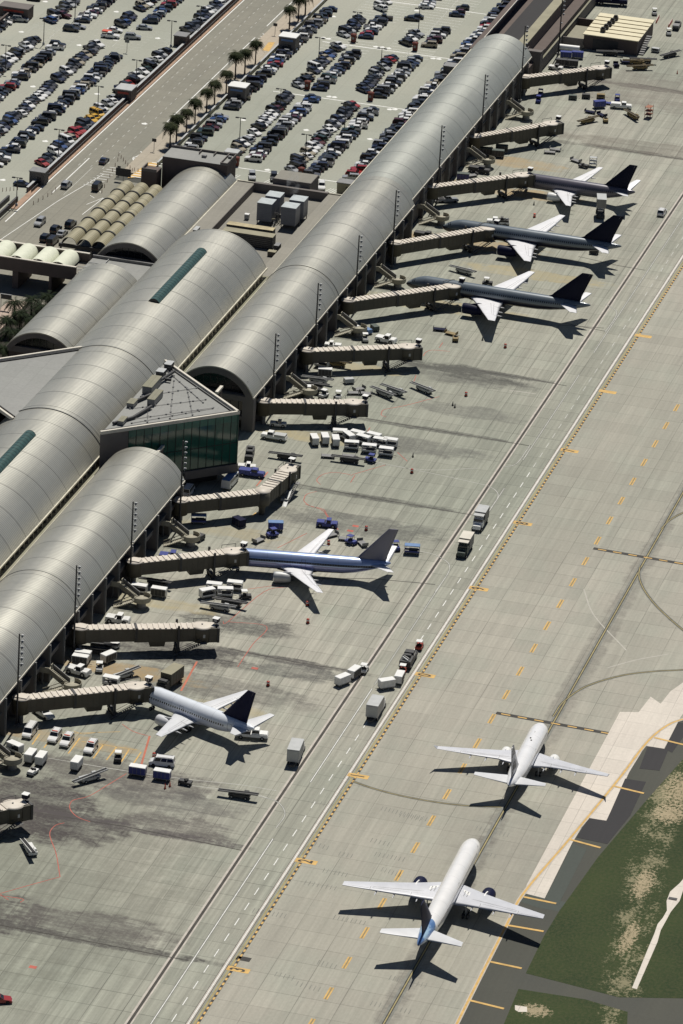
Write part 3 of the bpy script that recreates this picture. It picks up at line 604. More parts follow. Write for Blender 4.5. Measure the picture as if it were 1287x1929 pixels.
# the two triangular glazed lounges (mirror images either side of the big vault)
MULL = mat('mullion', (.006,.016,.014), .6)
def tri_block(A, B, C, ztop, label, gl, roofm, inset=1):
    t = empty('corner_pavilion', ((A[0]+C[0])/2, (A[1]+C[1])/2, 0), 0, label, 'pavilion')
    c = Vector(((A[0]+B[0]+C[0])/3, (A[1]+B[1]+C[1])/3))
    def sc_(p, k): v = Vector(p); return tuple(c+(v-c)*k)
    mb = MB(); mb.prism([A, B, C], ztop-.5, ztop-.25, TRIM, roofm); wb(mb, 'roof', t)
    mb = MB(); V = [Vector(A), Vector(B), Vector(C)]
    for i in (0, 1):
        a, b = V[i], V[i+1]; d = (b-a); L = d.length; d /= L; n = Vector((d.y, -d.x)); n = n if (c-a).dot(n) > 0 else -n
        mid = (a+b)/2+n*.25; mb.box((mid.x, mid.y, ztop+.02), (L, .55, .5), TRIM, rz=math.atan2(d.y, d.x))
        mid = (a+b)/2+n*1.3; mb.box((mid.x, mid.y, ztop-.1), (L*.93, .2, .3), DGREY, rz=math.atan2(d.y, d.x))
    wb(mb, 'parapet', t)
    for i in (0, 1):
        a, b = V[i], V[i+1]; d = (b-a); L = d.length; d /= L; n = Vector((d.y, -d.x)); n = n if (c-a).dot(n) > 0 else -n
        rz = math.atan2(d.y, d.x); st = .2 if i == 1 else .0
        def seg(t0, t1, z0, z1, off, th, m, mb): p = a+d*L*(t0+t1)/2+n*off; mb.box((p.x, p.y, (z0+z1)/2), (L*(t1-t0), th, z1-z0), m, rz=rz)
        mb = MB(); lo, hi = (0, 1-st) if i == 1 else (0, 1)
        seg(lo, hi, 4.6, ztop-.5, .3, .1, GREEN if gl else STUC, mb)
        if gl:
            k = 14 if i == 1 else 15
            for j in range(k+1): seg(lo+(hi-lo)*j/k-.0016 if j else lo, lo+(hi-lo)*j/k+.0016 if j < k else hi, 4.6, ztop-.5, .2, .1, MULL, mb)
            seg(lo, hi, ztop-2.2, ztop-.5, .23, .06, GREENL, mb)
            seg(lo, hi, 9.6, 9.75, .2, .08, MULL, mb); seg(lo, hi, 4.6, 4.8, .2, .08, MULL, mb)
        wb(mb, 'glass_wall' if gl else 'wall', t)
        if i == 1 and gl: mb = MB(); seg(1-st, 1, 4.6, ztop-.5, .28, .14, STUC2, mb); wb(mb, 'wall', t)
        mb = MB(); seg(0, 1, 2.6, 4.55, .1, .5, STUC2, mb); wb(mb, 'plinth_band', t)
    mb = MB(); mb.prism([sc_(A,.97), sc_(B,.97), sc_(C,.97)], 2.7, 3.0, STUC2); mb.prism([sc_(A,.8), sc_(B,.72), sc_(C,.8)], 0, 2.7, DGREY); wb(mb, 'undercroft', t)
    if gl:   # upper floor, with a dark block added as shade behind the glass
        mb = MB(); mb.prism([sc_(A,.93), sc_(B,.93), sc_(C,.93)], 9.2, 9.5, STUC2); mb.prism([sc_(A,.6), sc_(B,.6), sc_(C,.6)], 3.0, 9.2, DGREY); wb(mb, 'floor_slab_and_shade_block', t)
        mb = MB()
        for p0, p1 in (((-50,-8),(-33,8)),((-50,0),(-36,12)),((-50,8),(-40,18)),((-50,14),(-44,-6)),((-46,20),(-40,-2)),((-42,17),(-36,2)),((-49,25),(-36,10)),((-47,-8),(-33,7.5))):
            mb.tube((*p0, ztop-.1), (*p1, ztop-.1), .07, MGREY, n=4)
            for k in range(7):
                q = Vector(p0).lerp(Vector(p1), k/6); mb.box((q.x, q.y, ztop-.12), (.35,.35,.3), MGREY)
        wb(mb, 'tie_line', t)
    return t
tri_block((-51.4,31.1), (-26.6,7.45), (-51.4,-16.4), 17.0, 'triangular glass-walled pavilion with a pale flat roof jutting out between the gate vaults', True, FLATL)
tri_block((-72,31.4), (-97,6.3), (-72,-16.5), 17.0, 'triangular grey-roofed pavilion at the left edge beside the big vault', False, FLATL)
for p, z, l in (((413,734),13.6,'pale sloping fin behind the far parapet of the glass pavilion'),((302,846),11.5,'pale fin in front of the glass wall above the nearest vault end')):
    c = at(*p, z); mb = MB(); mb.box((0,0,0), (.7,4.2,.5), TRIM); mb.box((0,1.2,-z/2), (.4,1.2,z-.5), STUC); o = mb.build('wall_fin'); o.location = c; o['label'] = l; o['category'] = 'fin'

# neighbouring blocks
def bld(name, label, cat, parts, loc):
    t = empty(name, loc, 0, label, cat)
    for nm, fn in parts: mb = MB(); fn(mb); wb(mb, nm, t)
    return t
def blk(mb):
    mb.b2(-100.2,-82.6,183.2,191.4,0,11.8,STUC)
def blkr(mb):
    mb.b2(-100.2,-82.6,183.2,191.4,11.8,11.9,FLATL)
    for a, b in (((-100.3,191.2),(-82.5,191.5)),((-92,188.6),(-91.8,191.3)),((-88,188.6),(-87.8,191.3)),((-84.5,183.2),(-84.3,191.2)),((-84.3,183.1),(-82.5,183.4)),((-82.7,183.4),(-82.5,191.2))): mb.b2(a[0],b[0],a[1],b[1],11.9,12.5,STUC2)
bld('terminal_annexe', 'brown windowless block with a white roof at the end of the left vault', 'building',
    [('wall', blk), ('roof', blkr), ('roof_hatch', lambda mb: (mb.box((-90,187,12.2),(1.2,1,.7),MGREY), mb.box((-83.6,189,12.2),(.8,.8,.6),MGREY))),
     ('side_wing', lambda mb: (mb.b2(-104.4,-100.3,178.5,183.2,0,8.8,STUC), mb.b2(-104.4,-104.1,178.5,183.2,8.8,9.6,STUC2), mb.b2(-104.1,-100.3,178.5,178.8,8.8,9.6,STUC2)))], (-92, 187, 0))
# corrugated entrance canopies: three lapped runs
ct = empty('entrance_canopy', (-102.7, 150, 0), 0, 'three side-by-side runs of lapped khaki barrel canopies over the kerb', 'canopy')
for i, xc in enumerate((-106.6,-102.6,-98.7)):
    for j in range(6):
        y0 = 126.6+7.9*j; vault('canopy_shell', xc, 1.95, 5.5, 7.25+.0*j, y0, y0+8.3-.0, CORR, ct, th=.12, n=14) if j == 0 else vault('canopy_shell', xc, 1.95, 5.5-.0, 7.25, y0, y0+7.9, CORR, ct, th=.12, n=14)
        if j: rib(ct, xc, 1.95, 5.5, 7.25, y0, .35, .28, 14, DGREY)
mb = MB(); mb.b2(-109.2,-96.4,126.0,126.5,4.6,5.5,DGREY)
for x in (-108.7,-104.6,-100.6,-96.8): mb.b2(x-.12,x+.12,126.5,174.2,5.1,5.5,DGREY); mb.b2(x-.2,x+.2,126.1,126.6,0,4.6,MGREY); mb.b2(x-.2,x+.2,150,150.5,0,4.6,MGREY); mb.b2(x-.2,x+.2,173.5,174,0,5.1,MGREY)
mb.b2(-108.5,-93,174.3,174.6,5.4,5.8,TRIM); wb(mb, 'canopy_frame', ct)
# footbridge with four pale domes
ft = empty('footbridge', (-115, 110, 0), 0, 'brown footbridge roofed with a row of white barrel domes at the left edge', 'footbridge')
mb = MB(); mb.b2(-150,-97.4,104.4,104.9,4.6,7.9,STUC); mb.b2(-150,-97.4,115.0,115.5,4.6,7.9,STUC); mb.b2(-150,-97.4,104.3,105.0,7.9,8.1,TRIM); mb.b2(-150,-97.4,114.9,115.6,7.9,8.1,TRIM); wb(mb, 'parapet', ft)
mb = MB(); mb.b2(-150,-97.4,104.9,115,5.0,5.6,FLAT); wb(mb, 'deck', ft)
for xa, xb in ((-113.9,-112.4),(-104.4,-103.7),(-98.6,-97.6)): mb = MB(); mb.b2(xa,xb,104.6,115.3,0,4.6,STUC); wb(mb, 'pier', ft)
DOME = mat('canopy_membrane', (.66,.68,.55), .7, 0, .06, 1)
for xc in (-124.6,-118.8,-113.1,-107.5,-102.3):
    vault('dome_canopy', xc, 2.55, 6.2, 8.55, 105.0, 114.8, DOME, ft, th=.1, n=18)
endm = None
# sunken bed beside the short vault
sheet('planting_bed', rect(-107, -97, 30, 97), .05, mat('bed_soil', (.03,.025,.018), .95, 0, .3, .5))
sheet('pavement', [(-116,20),(-107,20),(-107,97),(-111.5,97)], .06, mat('pink_paving', (.42,.33,.27), .85, 0, .1, .5))
# ------------------------------------------------------------------ aircraft
def fusmat(name, top, bot, zs, winz, x0, x1, rough=.3, metal=0.0, stripe=None, tail=None, tx=0, pitch=.55, belly=None, zb=0):
    g = NG(name); x, y, z = g.xyz()
    n = g.noise(g.map(sca=(.5,.5,.5)), 1, 4)
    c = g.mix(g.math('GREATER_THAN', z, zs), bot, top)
    if belly: c = g.mix(g.math('LESS_THAN', z, zb), c, belly)
    if stripe:
        for zc, h, sc_ in stripe: c = g.mix(g.band(z, zc, h), c, sc_)
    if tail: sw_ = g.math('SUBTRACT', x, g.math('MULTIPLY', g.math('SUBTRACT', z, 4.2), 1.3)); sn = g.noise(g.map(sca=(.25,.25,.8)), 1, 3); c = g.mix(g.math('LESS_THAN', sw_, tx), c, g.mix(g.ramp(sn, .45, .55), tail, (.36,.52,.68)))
    fr = g.math('FRACT', g.math('DIVIDE', x, pitch))
    wm = g.math('MULTIPLY', g.band(fr, .5, .27), g.band(z, winz, .2))
    wm = g.math('MULTIPLY', wm, g.math('MULTIPLY', g.math('LESS_THAN', x, x0), g.math('GREATER_THAN', x, x1)))
    c = g.mix(wm, c, (.012,.013,.016))
    for xd in (x0+1.6, (x0+x1)/2+1.2, x1-1.3):
        ex_ = g.math('MULTIPLY', g.band(x, xd, .5), g.band(z, winz-.25, .95)); in_ = g.math('MULTIPLY', g.band(x, xd, .4), g.band(z, winz-.25, .86))
        c = g.mix(g.math('MULTIPLY', g.math('SUBTRACT', ex_, in_, clamp=True), .6), c, (.08,.08,.09))
    pl = line_mask(g, x, 5.1, .035); c = g.scale(c, g.math('MULTIPLY', g.math('SUBTRACT', 1, g.math('MULTIPLY', pl, .25)), g.ramp(n, .3, .7, .95, 1.04)))
    g.out(c, rough, metal); g.b.inputs['Coat Weight'].default_value = .5 if not metal else .2; g.b.inputs['Coat Roughness'].default_value = .12; return g.m
WINGM = mat('wing_paint', (.74,.74,.76), .42, 0, .05, .8); WINGG = mat('wing_grey_paint', (.55,.56,.60), .4, 0, .07, .5)
NAVY = mat('navy_paint', (.008,.010,.036), .5, 0, .06, .3, spec=.12); NAVY2 = mat('dark_navy_paint', (.004,.006,.02), .5, 0, .06, .3, spec=.12)
TAILG = mat('slate_paint', (.17,.165,.21), .4, 0, .05, .3); METAL = mat('bare_metal', (.6,.62,.66), .28, .7)
PALE = mat('pale_grey_paint', (.62,.63,.65), .4, 0, .06, .5)
def finmat(name, a, b, s):
    g = NG(name); n = g.noise(g.map(sca=(s, s, s)), 1, 3); g.out(g.mix(g.ramp(n, .46, .54), a, b), .4); return g.m
def fus_sections(L, D, H, zc):
    S = [(0,.02,-.17),(.25,.10,-.16),(.7,.185,-.14),(1.3,.265,-.115),(2.1,.345,-.085),(3.0,.41,-.05),(4.1,.465,-.02),(5.4,.5,0),(L*.62,.5,0),(L*.72,.485,.01),(L*.79,.435,.05),(L*.86,.35,.115),(L*.92,.25,.19),(L*.965,.155,.25),(L*.99,.085,.285),(L,.03,.29)]
    return [(-s, D*r, H*r, zc+H*o) for s, r, o in S]
def fus_point(secs, s, th, off=0.0):
    for a, b in zip(secs, secs[1:]):
        if a[0] >= -s >= b[0]:
            t = (a[0]+s)/(a[0]-b[0]); w_ = a[1]+(b[1]-a[1])*t+off; h = a[2]+(b[2]-a[2])*t+off; z = a[3]+(b[3]-a[3])*t
            return (-s, w_*math.sin(th), z+h*math.cos(th))
def wing_mesh(mb, secs, m, n=10):       # secs: (xLE, y, zc, chord, thick)
    prof = [(0,0),(.04,.5),(.15,.85),(.35,1),(.6,.75),(.85,.3),(1,.05),(.85,-.2),(.6,-.45),(.35,-.6),(.15,-.55),(.04,-.3)]
    k = len(prof); vs = []
    for x, y, z, c, t in secs:
        for a, b in prof: vs.append((x-a*c, y, z+b*t/2))
    flip = secs[-1][1] < secs[0][1]
    fs = [(j*k+i, j*k+(i+1) % k, (j+1)*k+(i+1) % k, (j+1)*k+i) for j in range(len(secs)-1) for i in range(k)]
    if not flip: fs = [f[::-1] for f in fs]
    mb.add(vs, fs, m, smooth=True); e = [(len(secs)-1)*k+i for i in range(k)]; mb.add([vs[i] for i in e], [tuple(range(k))], m)
def aircraft(P, loc, hdg, label, group=None):
    L, D, H, zc = P['L'], P['D'], P['H'], P['zc']; secs = fus_sections(L, D, H, zc); M = P['mats']
    mb = MB(); n = 28; vs = []
    for x, w_, h, z in secs:
        for i in range(n): a = 2*math.pi*i/n; vs.append((x, w_*math.sin(a), z+h*math.cos(a)))
    mb.add(vs, [(k*n+i, k*n+(i+1) % n, (k+1)*n+(i+1) % n, (k+1)*n+i)[::-1] for k in range(len(secs)-1) for i in range(n)], M['fus'], smooth=True)
    fr = P['root']; mb2 = MB()      # wing-body fairing
    mb2.lathe([(.05,0),(.8,-1.2),(1.15,-3),(1.2,-P['rc']*.7),(1.0,-P['rc']-1),(.5,-P['rc']-3),(.05,-P['rc']-4.5)], M.get('belly', M['fus']), 16, Matrix.Translation((-fr+1.5, 0, zc-H*.34)) @ Matrix.Diagonal((1, D*.40, H*.24, 1)), 'X')
    parts = [('fuselage', mb.mesh('fuselage'), [('wing_fairing', mb2.mesh('wing_fairing'))])]
    # flight deck windows
    mb = MB()
    for sgn in (-1, 1):
        for (t0, t1) in ((.04,.38),(.42,.72),(.76,1.0)):
            s0, s1 = (1.5, 2.25); off = .015; o0 = .25*(t0+t1)/2
            A = [fus_point(secs, s0+o0, sgn*t0, off), fus_point(secs, s0+o0+.1, sgn*t1, off), fus_point(secs, s1+o0+.05, sgn*t1, off), fus_point(secs, s1+o0, sgn*t0, off)]
            mb.add(A, [(0,1,2,3) if sgn < 0 else (3,2,1,0)], GLASS)
    parts.append(('cockpit_window', mb.mesh('cockpit_window')))
    if P.get('antenna'):
        mb = MB(); mb.box((-L*.36, .25, zc+H/2), (.35,.3,.12), BLACK); mb.box((-L*.39, -.1, zc+H/2), (.35,.3,.12), BLACK); mb.box((-L*.27, 0, zc+H/2+.1), (.4,.06,.25), WHITE); parts.append(('aerial', mb.mesh('aerial')))
    # wings
    half, rc, kc, ky, tc, sw, dz, wz = P['half'], P['rc'], P['kc'], P['ky'], P['tc'], P['sw'], P['dih'], P['wz']
    y0 = D*.3; t = math.tan(R(sw))
    kx = fr+(ky-y0)*t+.35; tx = fr+(half-y0)*t
    for s in (-1, 1):
        mb = MB()
        W = [(-fr, s*y0, wz, rc, rc*.13), (-kx, s*ky, wz+(ky-y0)*dz, kc, kc*.115), (-(kx+tx)/2, s*(ky+half)/2, wz+((ky+half)/2-y0)*dz*1.02, (kc+tc)/2, (kc+tc)*.052), (-tx, s*half, wz+(half-y0)*dz*1.08, tc, tc*.1)]
        wing_mesh(mb, W, M['wing']); sub = []
        # flap gap lines, spoilers panel
        fl = MB()
        def wp(fy, fc, up=.0):
            for a, b in zip(W, W[1:]):
                if abs(a[1]) <= fy <= abs(b[1]):
                    q = (fy-abs(a[1]))/(abs(b[1])-abs(a[1])); c = a[3]+(b[3]-a[3])*q; th = a[4]+(b[4]-a[4])*q
                    zz = a[2]+(b[2]-a[2])*q + (.5*th*max(.08, 1-max(0, (fc-.35))/.65*.97)) + up
                    return (a[0]+(b[0]-a[0])*q-fc*c, s*fy, zz)
        for (ya, yb, fc, wd) in ((y0+1.3, ky-.2, .72, .012), (ky+.3, half*.72, .72, .012), (half*.75, half*.95, .78, .012), (y0+1.3, half*.72, .60, .01)):
            A = [wp(ya, fc, .03), wp(yb, fc, .03), wp(yb, fc+wd, .03), wp(ya, fc+wd, .03)]
            fl.add(A, [(0,1,2,3)[::s]], MGREY)
        for yy in (ky-.1, half*.735):
            A = [wp(yy, .6, .03), wp(yy+.09, .6, .03), wp(yy+.09, .97, .03), wp(yy, .97, .03)]; fl.add(A, [(0,1,2,3)[::s]], MGREY)
        if P.get('panel'):
            A = [wp(y0+1.3,.30,.035), wp(y0+2.7,.34,.035), wp(y0+2.7,.62,.035), wp(y0+1.3,.62,.035)]; fl.add(A, [(0,1,2,3)[::s]], WHITE)
            for u in range(4):
                for v in range(2): q = wp(y0+1.7+.6*v, .36+.065*u, .06); fl.box(q, (.2,.2,.03), MGREY)
        sub.append(('flap', fl.mesh('flap')))
        for fy in P['tracks']:
            q = wp(fy, .92); f = MB(); f.lathe([(.03,.9),(.14,.5),(.17,-.2),(.1,-1.1),(.02,-1.5)], M['wing'], 8, Matrix.Translation((q[0], q[1], q[2]-.32)), 'X'); sub.append(('flap_fairing', f.mesh('flap_fairing')))
        if P.get('winglet'):
            f = MB(); b = W[-1]; f.add([(b[0], b[1], b[2]), (b[0]-tc, b[1], b[2]), (b[0]-tc-.6, b[1]+s*.5, b[2]+.9), (b[0]-tc-.4, b[1]+s*.5, b[2]+.9),
                (b[0], b[1]+s*.08, b[2]), (b[0]-tc, b[1]+s*.08, b[2]), (b[0]-tc-.6, b[1]+s*.56, b[2]+.9), (b[0]-tc-.4, b[1]+s*.56, b[2]+.9)], [(0,1,2,3),(7,6,5,4),(0,4,5,1),(1,5,6,2),(2,6,7,3),(3,7,4,0)], M['wing']); sub.append(('winglet', f.mesh('winglet')))
        parts.append(('wing', mb.mesh('wing'), sub))
        # engine
        er, el, ey, ex, ez = P['er'], P['el'], P['ey'], P['ex'], P['ez']; mb = MB()
        T = Matrix.Translation((-ex, s*ey, ez))
        mb.lathe([(er*.80,-.35),(er*.86,-.05),(er*.93,.03),(er*.99,-.12),(er*1.04,-.6),(er*1.05,-el*.35),(er*.97,-el*.6),(er*.82,-el*.82),(er*.72,-el*.86)], M['eng'], 24, T, 'X')
        mb.lathe([(.01,-.8),(er*.3,-1.1),(er*.8,-1.15),(er*.80,-.35)], BLACK, 20, T, 'X')
        lip = MB(); lip.lathe([(er*.80,-.3),(er*.84,-.02),(er*.9,.08),(er*.97,0),(er*1.0,-.3)], METAL if P.get('lip', 1) else M['eng'], 24, T, 'X')
        cone = MB(); cone.lathe([(er*.66,-el*.8),(er*.52,-el*.92),(er*.42,-el),(er*.3,-el*1.02),(.03,-el*1.12)], DGREY, 16, T, 'X')
        py = MB(); q = wp(ey, .12, -.1); py.add([(-ex-el*.25, s*ey-.12, ez+er*.95),(-ex-el*.25, s*ey+.12, ez+er*.95),(q[0]-1.6, s*ey+.15, q[2]),(q[0]-1.6, s*ey-.15, q[2]),(-ex-el*.9, s*ey-.1, ez+er*.4),(-ex-el*.9, s*ey+.1, ez+er*.4),(q[0]+.3, s*ey+.12, q[2]+.12),(q[0]+.3, s*ey-.12, q[2]+.12)],
             [(0,1,6,7),(7,6,2,3),(0,7,3,4),(1,5,2,6),(4,3,2,5),(0,4,5,1)], M.get('pyl', M['wing']))
        parts.append(('engine', mb.mesh('engine'), [('engine_lip', lip.mesh('engine_lip')), ('exhaust', cone.mesh('exhaust')), ('pylon', py.mesh('pylon'))]))
        # tailplane
        mb = MB(); hx, hr, htc, hh, hz = P['hx'], P['hr'], P['htc'], P['hh'], zc+H*.14
        wing_mesh(mb, [(-hx, s*.3, hz, hr, hr*.09), (-hx-(hh-.3)*math.tan(R(33)), s*hh, hz+hh*P.get('sd', .12), htc, htc*.09)], M['stab'])
        parts.append(('tailplane', mb.mesh('tailplane')))
    # fin (lens section)
    mb = MB(); fx0, fc0, fx1, fc1, fz0, fz1 = P['fin']
    secs2 = [(fx0-P.get('dorsal', 3.2), fc0+P.get('dorsal', 3.2)-.5, fz0-.9, .12), (fx0-.2, fc0+.2, fz0+.55, .26), (fx0+.35, fc0-.25, fz0+1.2, .27), (fx1, fc1, fz1, .14)]
    prof = [(0,0),(.12,.6),(.4,1),(.75,.6),(1,.06),(1,-.06),(.75,-.6),(.4,-1),(.12,-.6)]; k = len(prof); vs = []
    for x, c, z, th in secs2:
        for a, b in prof: vs.append((-x-a*c, b*th, z))
    mb.add(vs, [(j*k+i, j*k+(i+1) % k, (j+1)*k+(i+1) % k, (j+1)*k+i) for j in range(len(secs2)-1) for i in range(k)], M['fin'], smooth=True)
    mb.add(vs[-k:], [tuple(range(k))], M['fin'])
    rd = MB(); a, b = secs2[2], secs2[3]
    rd.add([(-a[0]-a[1]*.7, sg*(.16), a[2]+.2) for sg in (1,)]+[(-a[0]-a[1]*.7-.07, .16, a[2]+.2), (-b[0]-b[1]*.68-.07, .09, b[2]-.2), (-b[0]-b[1]*.68, .09, b[2]-.2)], [(0,1,2,3)], MGREY)
    parts.append(('tail_fin', mb.mesh('tail_fin'), [('rudder_gap', rd.mesh('rudder_gap'))]))
    # gear
    def leg(x, y, top, r, dual):
        mb = MB(); mb.tube((x, y, r), (x, y, top), .13, LGREY, n=8); sub = []
        for dx in dual:
            for dy in (-.42, .42):
                wmb = MB(); wmb.tube((x+dx, y+dy-.16, r), (x+dx, y+dy+.16, r), r, BLACK, n=14); wmb.tube((x+dx, y+dy-.17, r), (x+dx, y+dy+.17, r), r*.5, LGREY, n=10); sub.append(('wheel', wmb.mesh('wheel')))
        return ('landing_gear', mb.mesh('landing_gear'), sub)
    parts.append(leg(-P['ng'], 0, zc-H*.35, .38, (0,)))
    for s in (-1, 1): parts.append(leg(-P['mg'], s*P['mt'], wz, .52, P.get('bog', (0,))))
    return spawn(parts, 'airliner', loc, hdg, label, 'airliner', group)
# a white radome-free long twinjet (large) and its shorter cousins
BIGJ = dict(L=47.3, D=3.76, H=4.05, zc=4.35, half=19.0, rc=8.6, kc=5.9, ky=6.6, tc=1.75, sw=28, dih=.085, wz=3.15, root=16.9, er=1.28, el=5.6, ey=6.55, ex=16.6, ez=2.1,
            hx=39.2, hr=4.7, htc=1.8, hh=7.6, fin=(37.6,7.2,44.6,2.8,6.2,13.6), ng=5.2, mg=23.6, mt=3.7, bog=(-.6,.6), tracks=(5.2,9.5,12.8))
MIDJ = dict(sd=.23, L=33.6, D=3.76, H=4.0, zc=3.35, half=17.15, rc=7.2, kc=4.4, ky=5.3, tc=1.35, sw=26.5, dih=.105, wz=2.2, root=11.2, er=1.05, el=4.1, ey=4.85, ex=11.2, ez=1.45,
            hx=27.6, hr=4.2, htc=1.4, hh=7.1, fin=(25.6,6.2,31.3,2.2,5.0,12.4), ng=3.9, mg=17.2, mt=2.85, tracks=(4.1,7.6,10.6), dorsal=4.2)
def V(base, **k): d = dict(base); d.update(k); return d
slate = fusmat('slate_fuselage', (.135,.165,.195), (.012,.014,.03), 4.1, 5.05, -7, -40, .32, .1)
plum = fusmat('plum_fuselage', (.11,.105,.135), (.17,.17,.19), 2.6, 4.0, -4, -28, .32, .1)
steel = fusmat('polished_blue_fuselage', (.36,.45,.68), (.30,.32,.56), 3.3, 3.78, -5, -33.5, .28, .5, stripe=((3.78,.24,(.05,.06,.09)),(3.2,.1,(.2,.2,.36))), belly=(.05,.05,.06), zb=2.0)  # lighter upper half paints in the highlight along the metal crown
icew = fusmat('ice_white_fuselage', (.78,.82,.88), (.58,.62,.74), 3.4, 3.62, -4.5, -23.5, .25, 0)  # brighter upper half has the bluish top highlight put into its colour
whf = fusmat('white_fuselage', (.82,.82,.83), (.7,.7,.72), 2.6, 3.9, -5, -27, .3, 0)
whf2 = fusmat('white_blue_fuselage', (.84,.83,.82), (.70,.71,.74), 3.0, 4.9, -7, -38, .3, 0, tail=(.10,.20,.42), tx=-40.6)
mono = finmat('mottled_fin', (.02,.02,.025), (.55,.55,.57), .9)
aircraft(V(BIGJ, mats=dict(fus=whf2, wing=WINGG, stab=PALE, fin=NAVY, eng=NAVY, pyl=WHITE), panel=1, lip=1), (68.5,-151.8,0), R(91.2), 'white airliner taxiing nearest the camera, navy fin, navy engines and blue tail cone')
aircraft(V(MIDJ, mats=dict(fus=whf, wing=WINGG, stab=PALE, fin=mono, eng=WHITE), winglet=1, antenna=1, L=32.4, hx=26.4, fin=(24.4,6.2,30.1,2.2,5.0,12.4)), (68.5,-95.5,0), R(91.0), 'all-white airliner taxiing ahead on the centreline, by the dashed black hold line')
aircraft(V(BIGJ, mats=dict(fus=slate, wing=WINGM, stab=WINGM, fin=NAVY2, eng=NAVY, pyl=NAVY)), (-22.0,138.6,0), R(178.4), 'nearer of two long dark slate airliners with white wings, third jet from the top')
aircraft(V(BIGJ, mats=dict(fus=slate, wing=WINGM, stab=WINGM, fin=NAVY2, eng=NAVY, pyl=NAVY)), (-24.2,183.1,0), R(179.6), 'dark slate airliner with white wings, middle of the three dark jets')
aircraft(V(MIDJ, mats=dict(fus=plum, wing=WINGM, stab=WINGM, fin=NAVY2, eng=WHITE), fin=(25.6,6.0,31.5,2.2,5.0,11.9)), (-16.8,229.8,0), R(178.2), 'plum coloured airliner with white engines, farthest jet up the apron')
aircraft(V(MIDJ, mats=dict(fus=steel, wing=WINGM, stab=WINGM, fin=TAILG, eng=LGREY), L=36.7, root=12.8, rc=7.6, sw=30, ex=12.0, er=1.15, el=4.3, mg=19.5, hx=31.9, fin=(29.8,6.0,35.8,2.1,5.0,12.5)), (-16.0,-40.4,0), R(191.8), 'polished blue airliner with a dark window stripe and slate grey fin')
aircraft(V(MIDJ, mats=dict(fus=icew, wing=PALE, stab=PALE, fin=NAVY, eng=PALE), L=30.0, half=14.3, rc=6.4, kc=4.4, tc=1.6, ky=4.8, sw=24, root=10.6, ex=9.4, hx=24.9, hh=6.3, mg=15.6, tracks=(4.2,6.6,8.8), fin=(22.4,5.8,27.9,2.0,5.0,12.3)), (-11.9,-111.0,0), R(158.0), 'ice white airliner with a navy fin parked askew at the nearest gate')

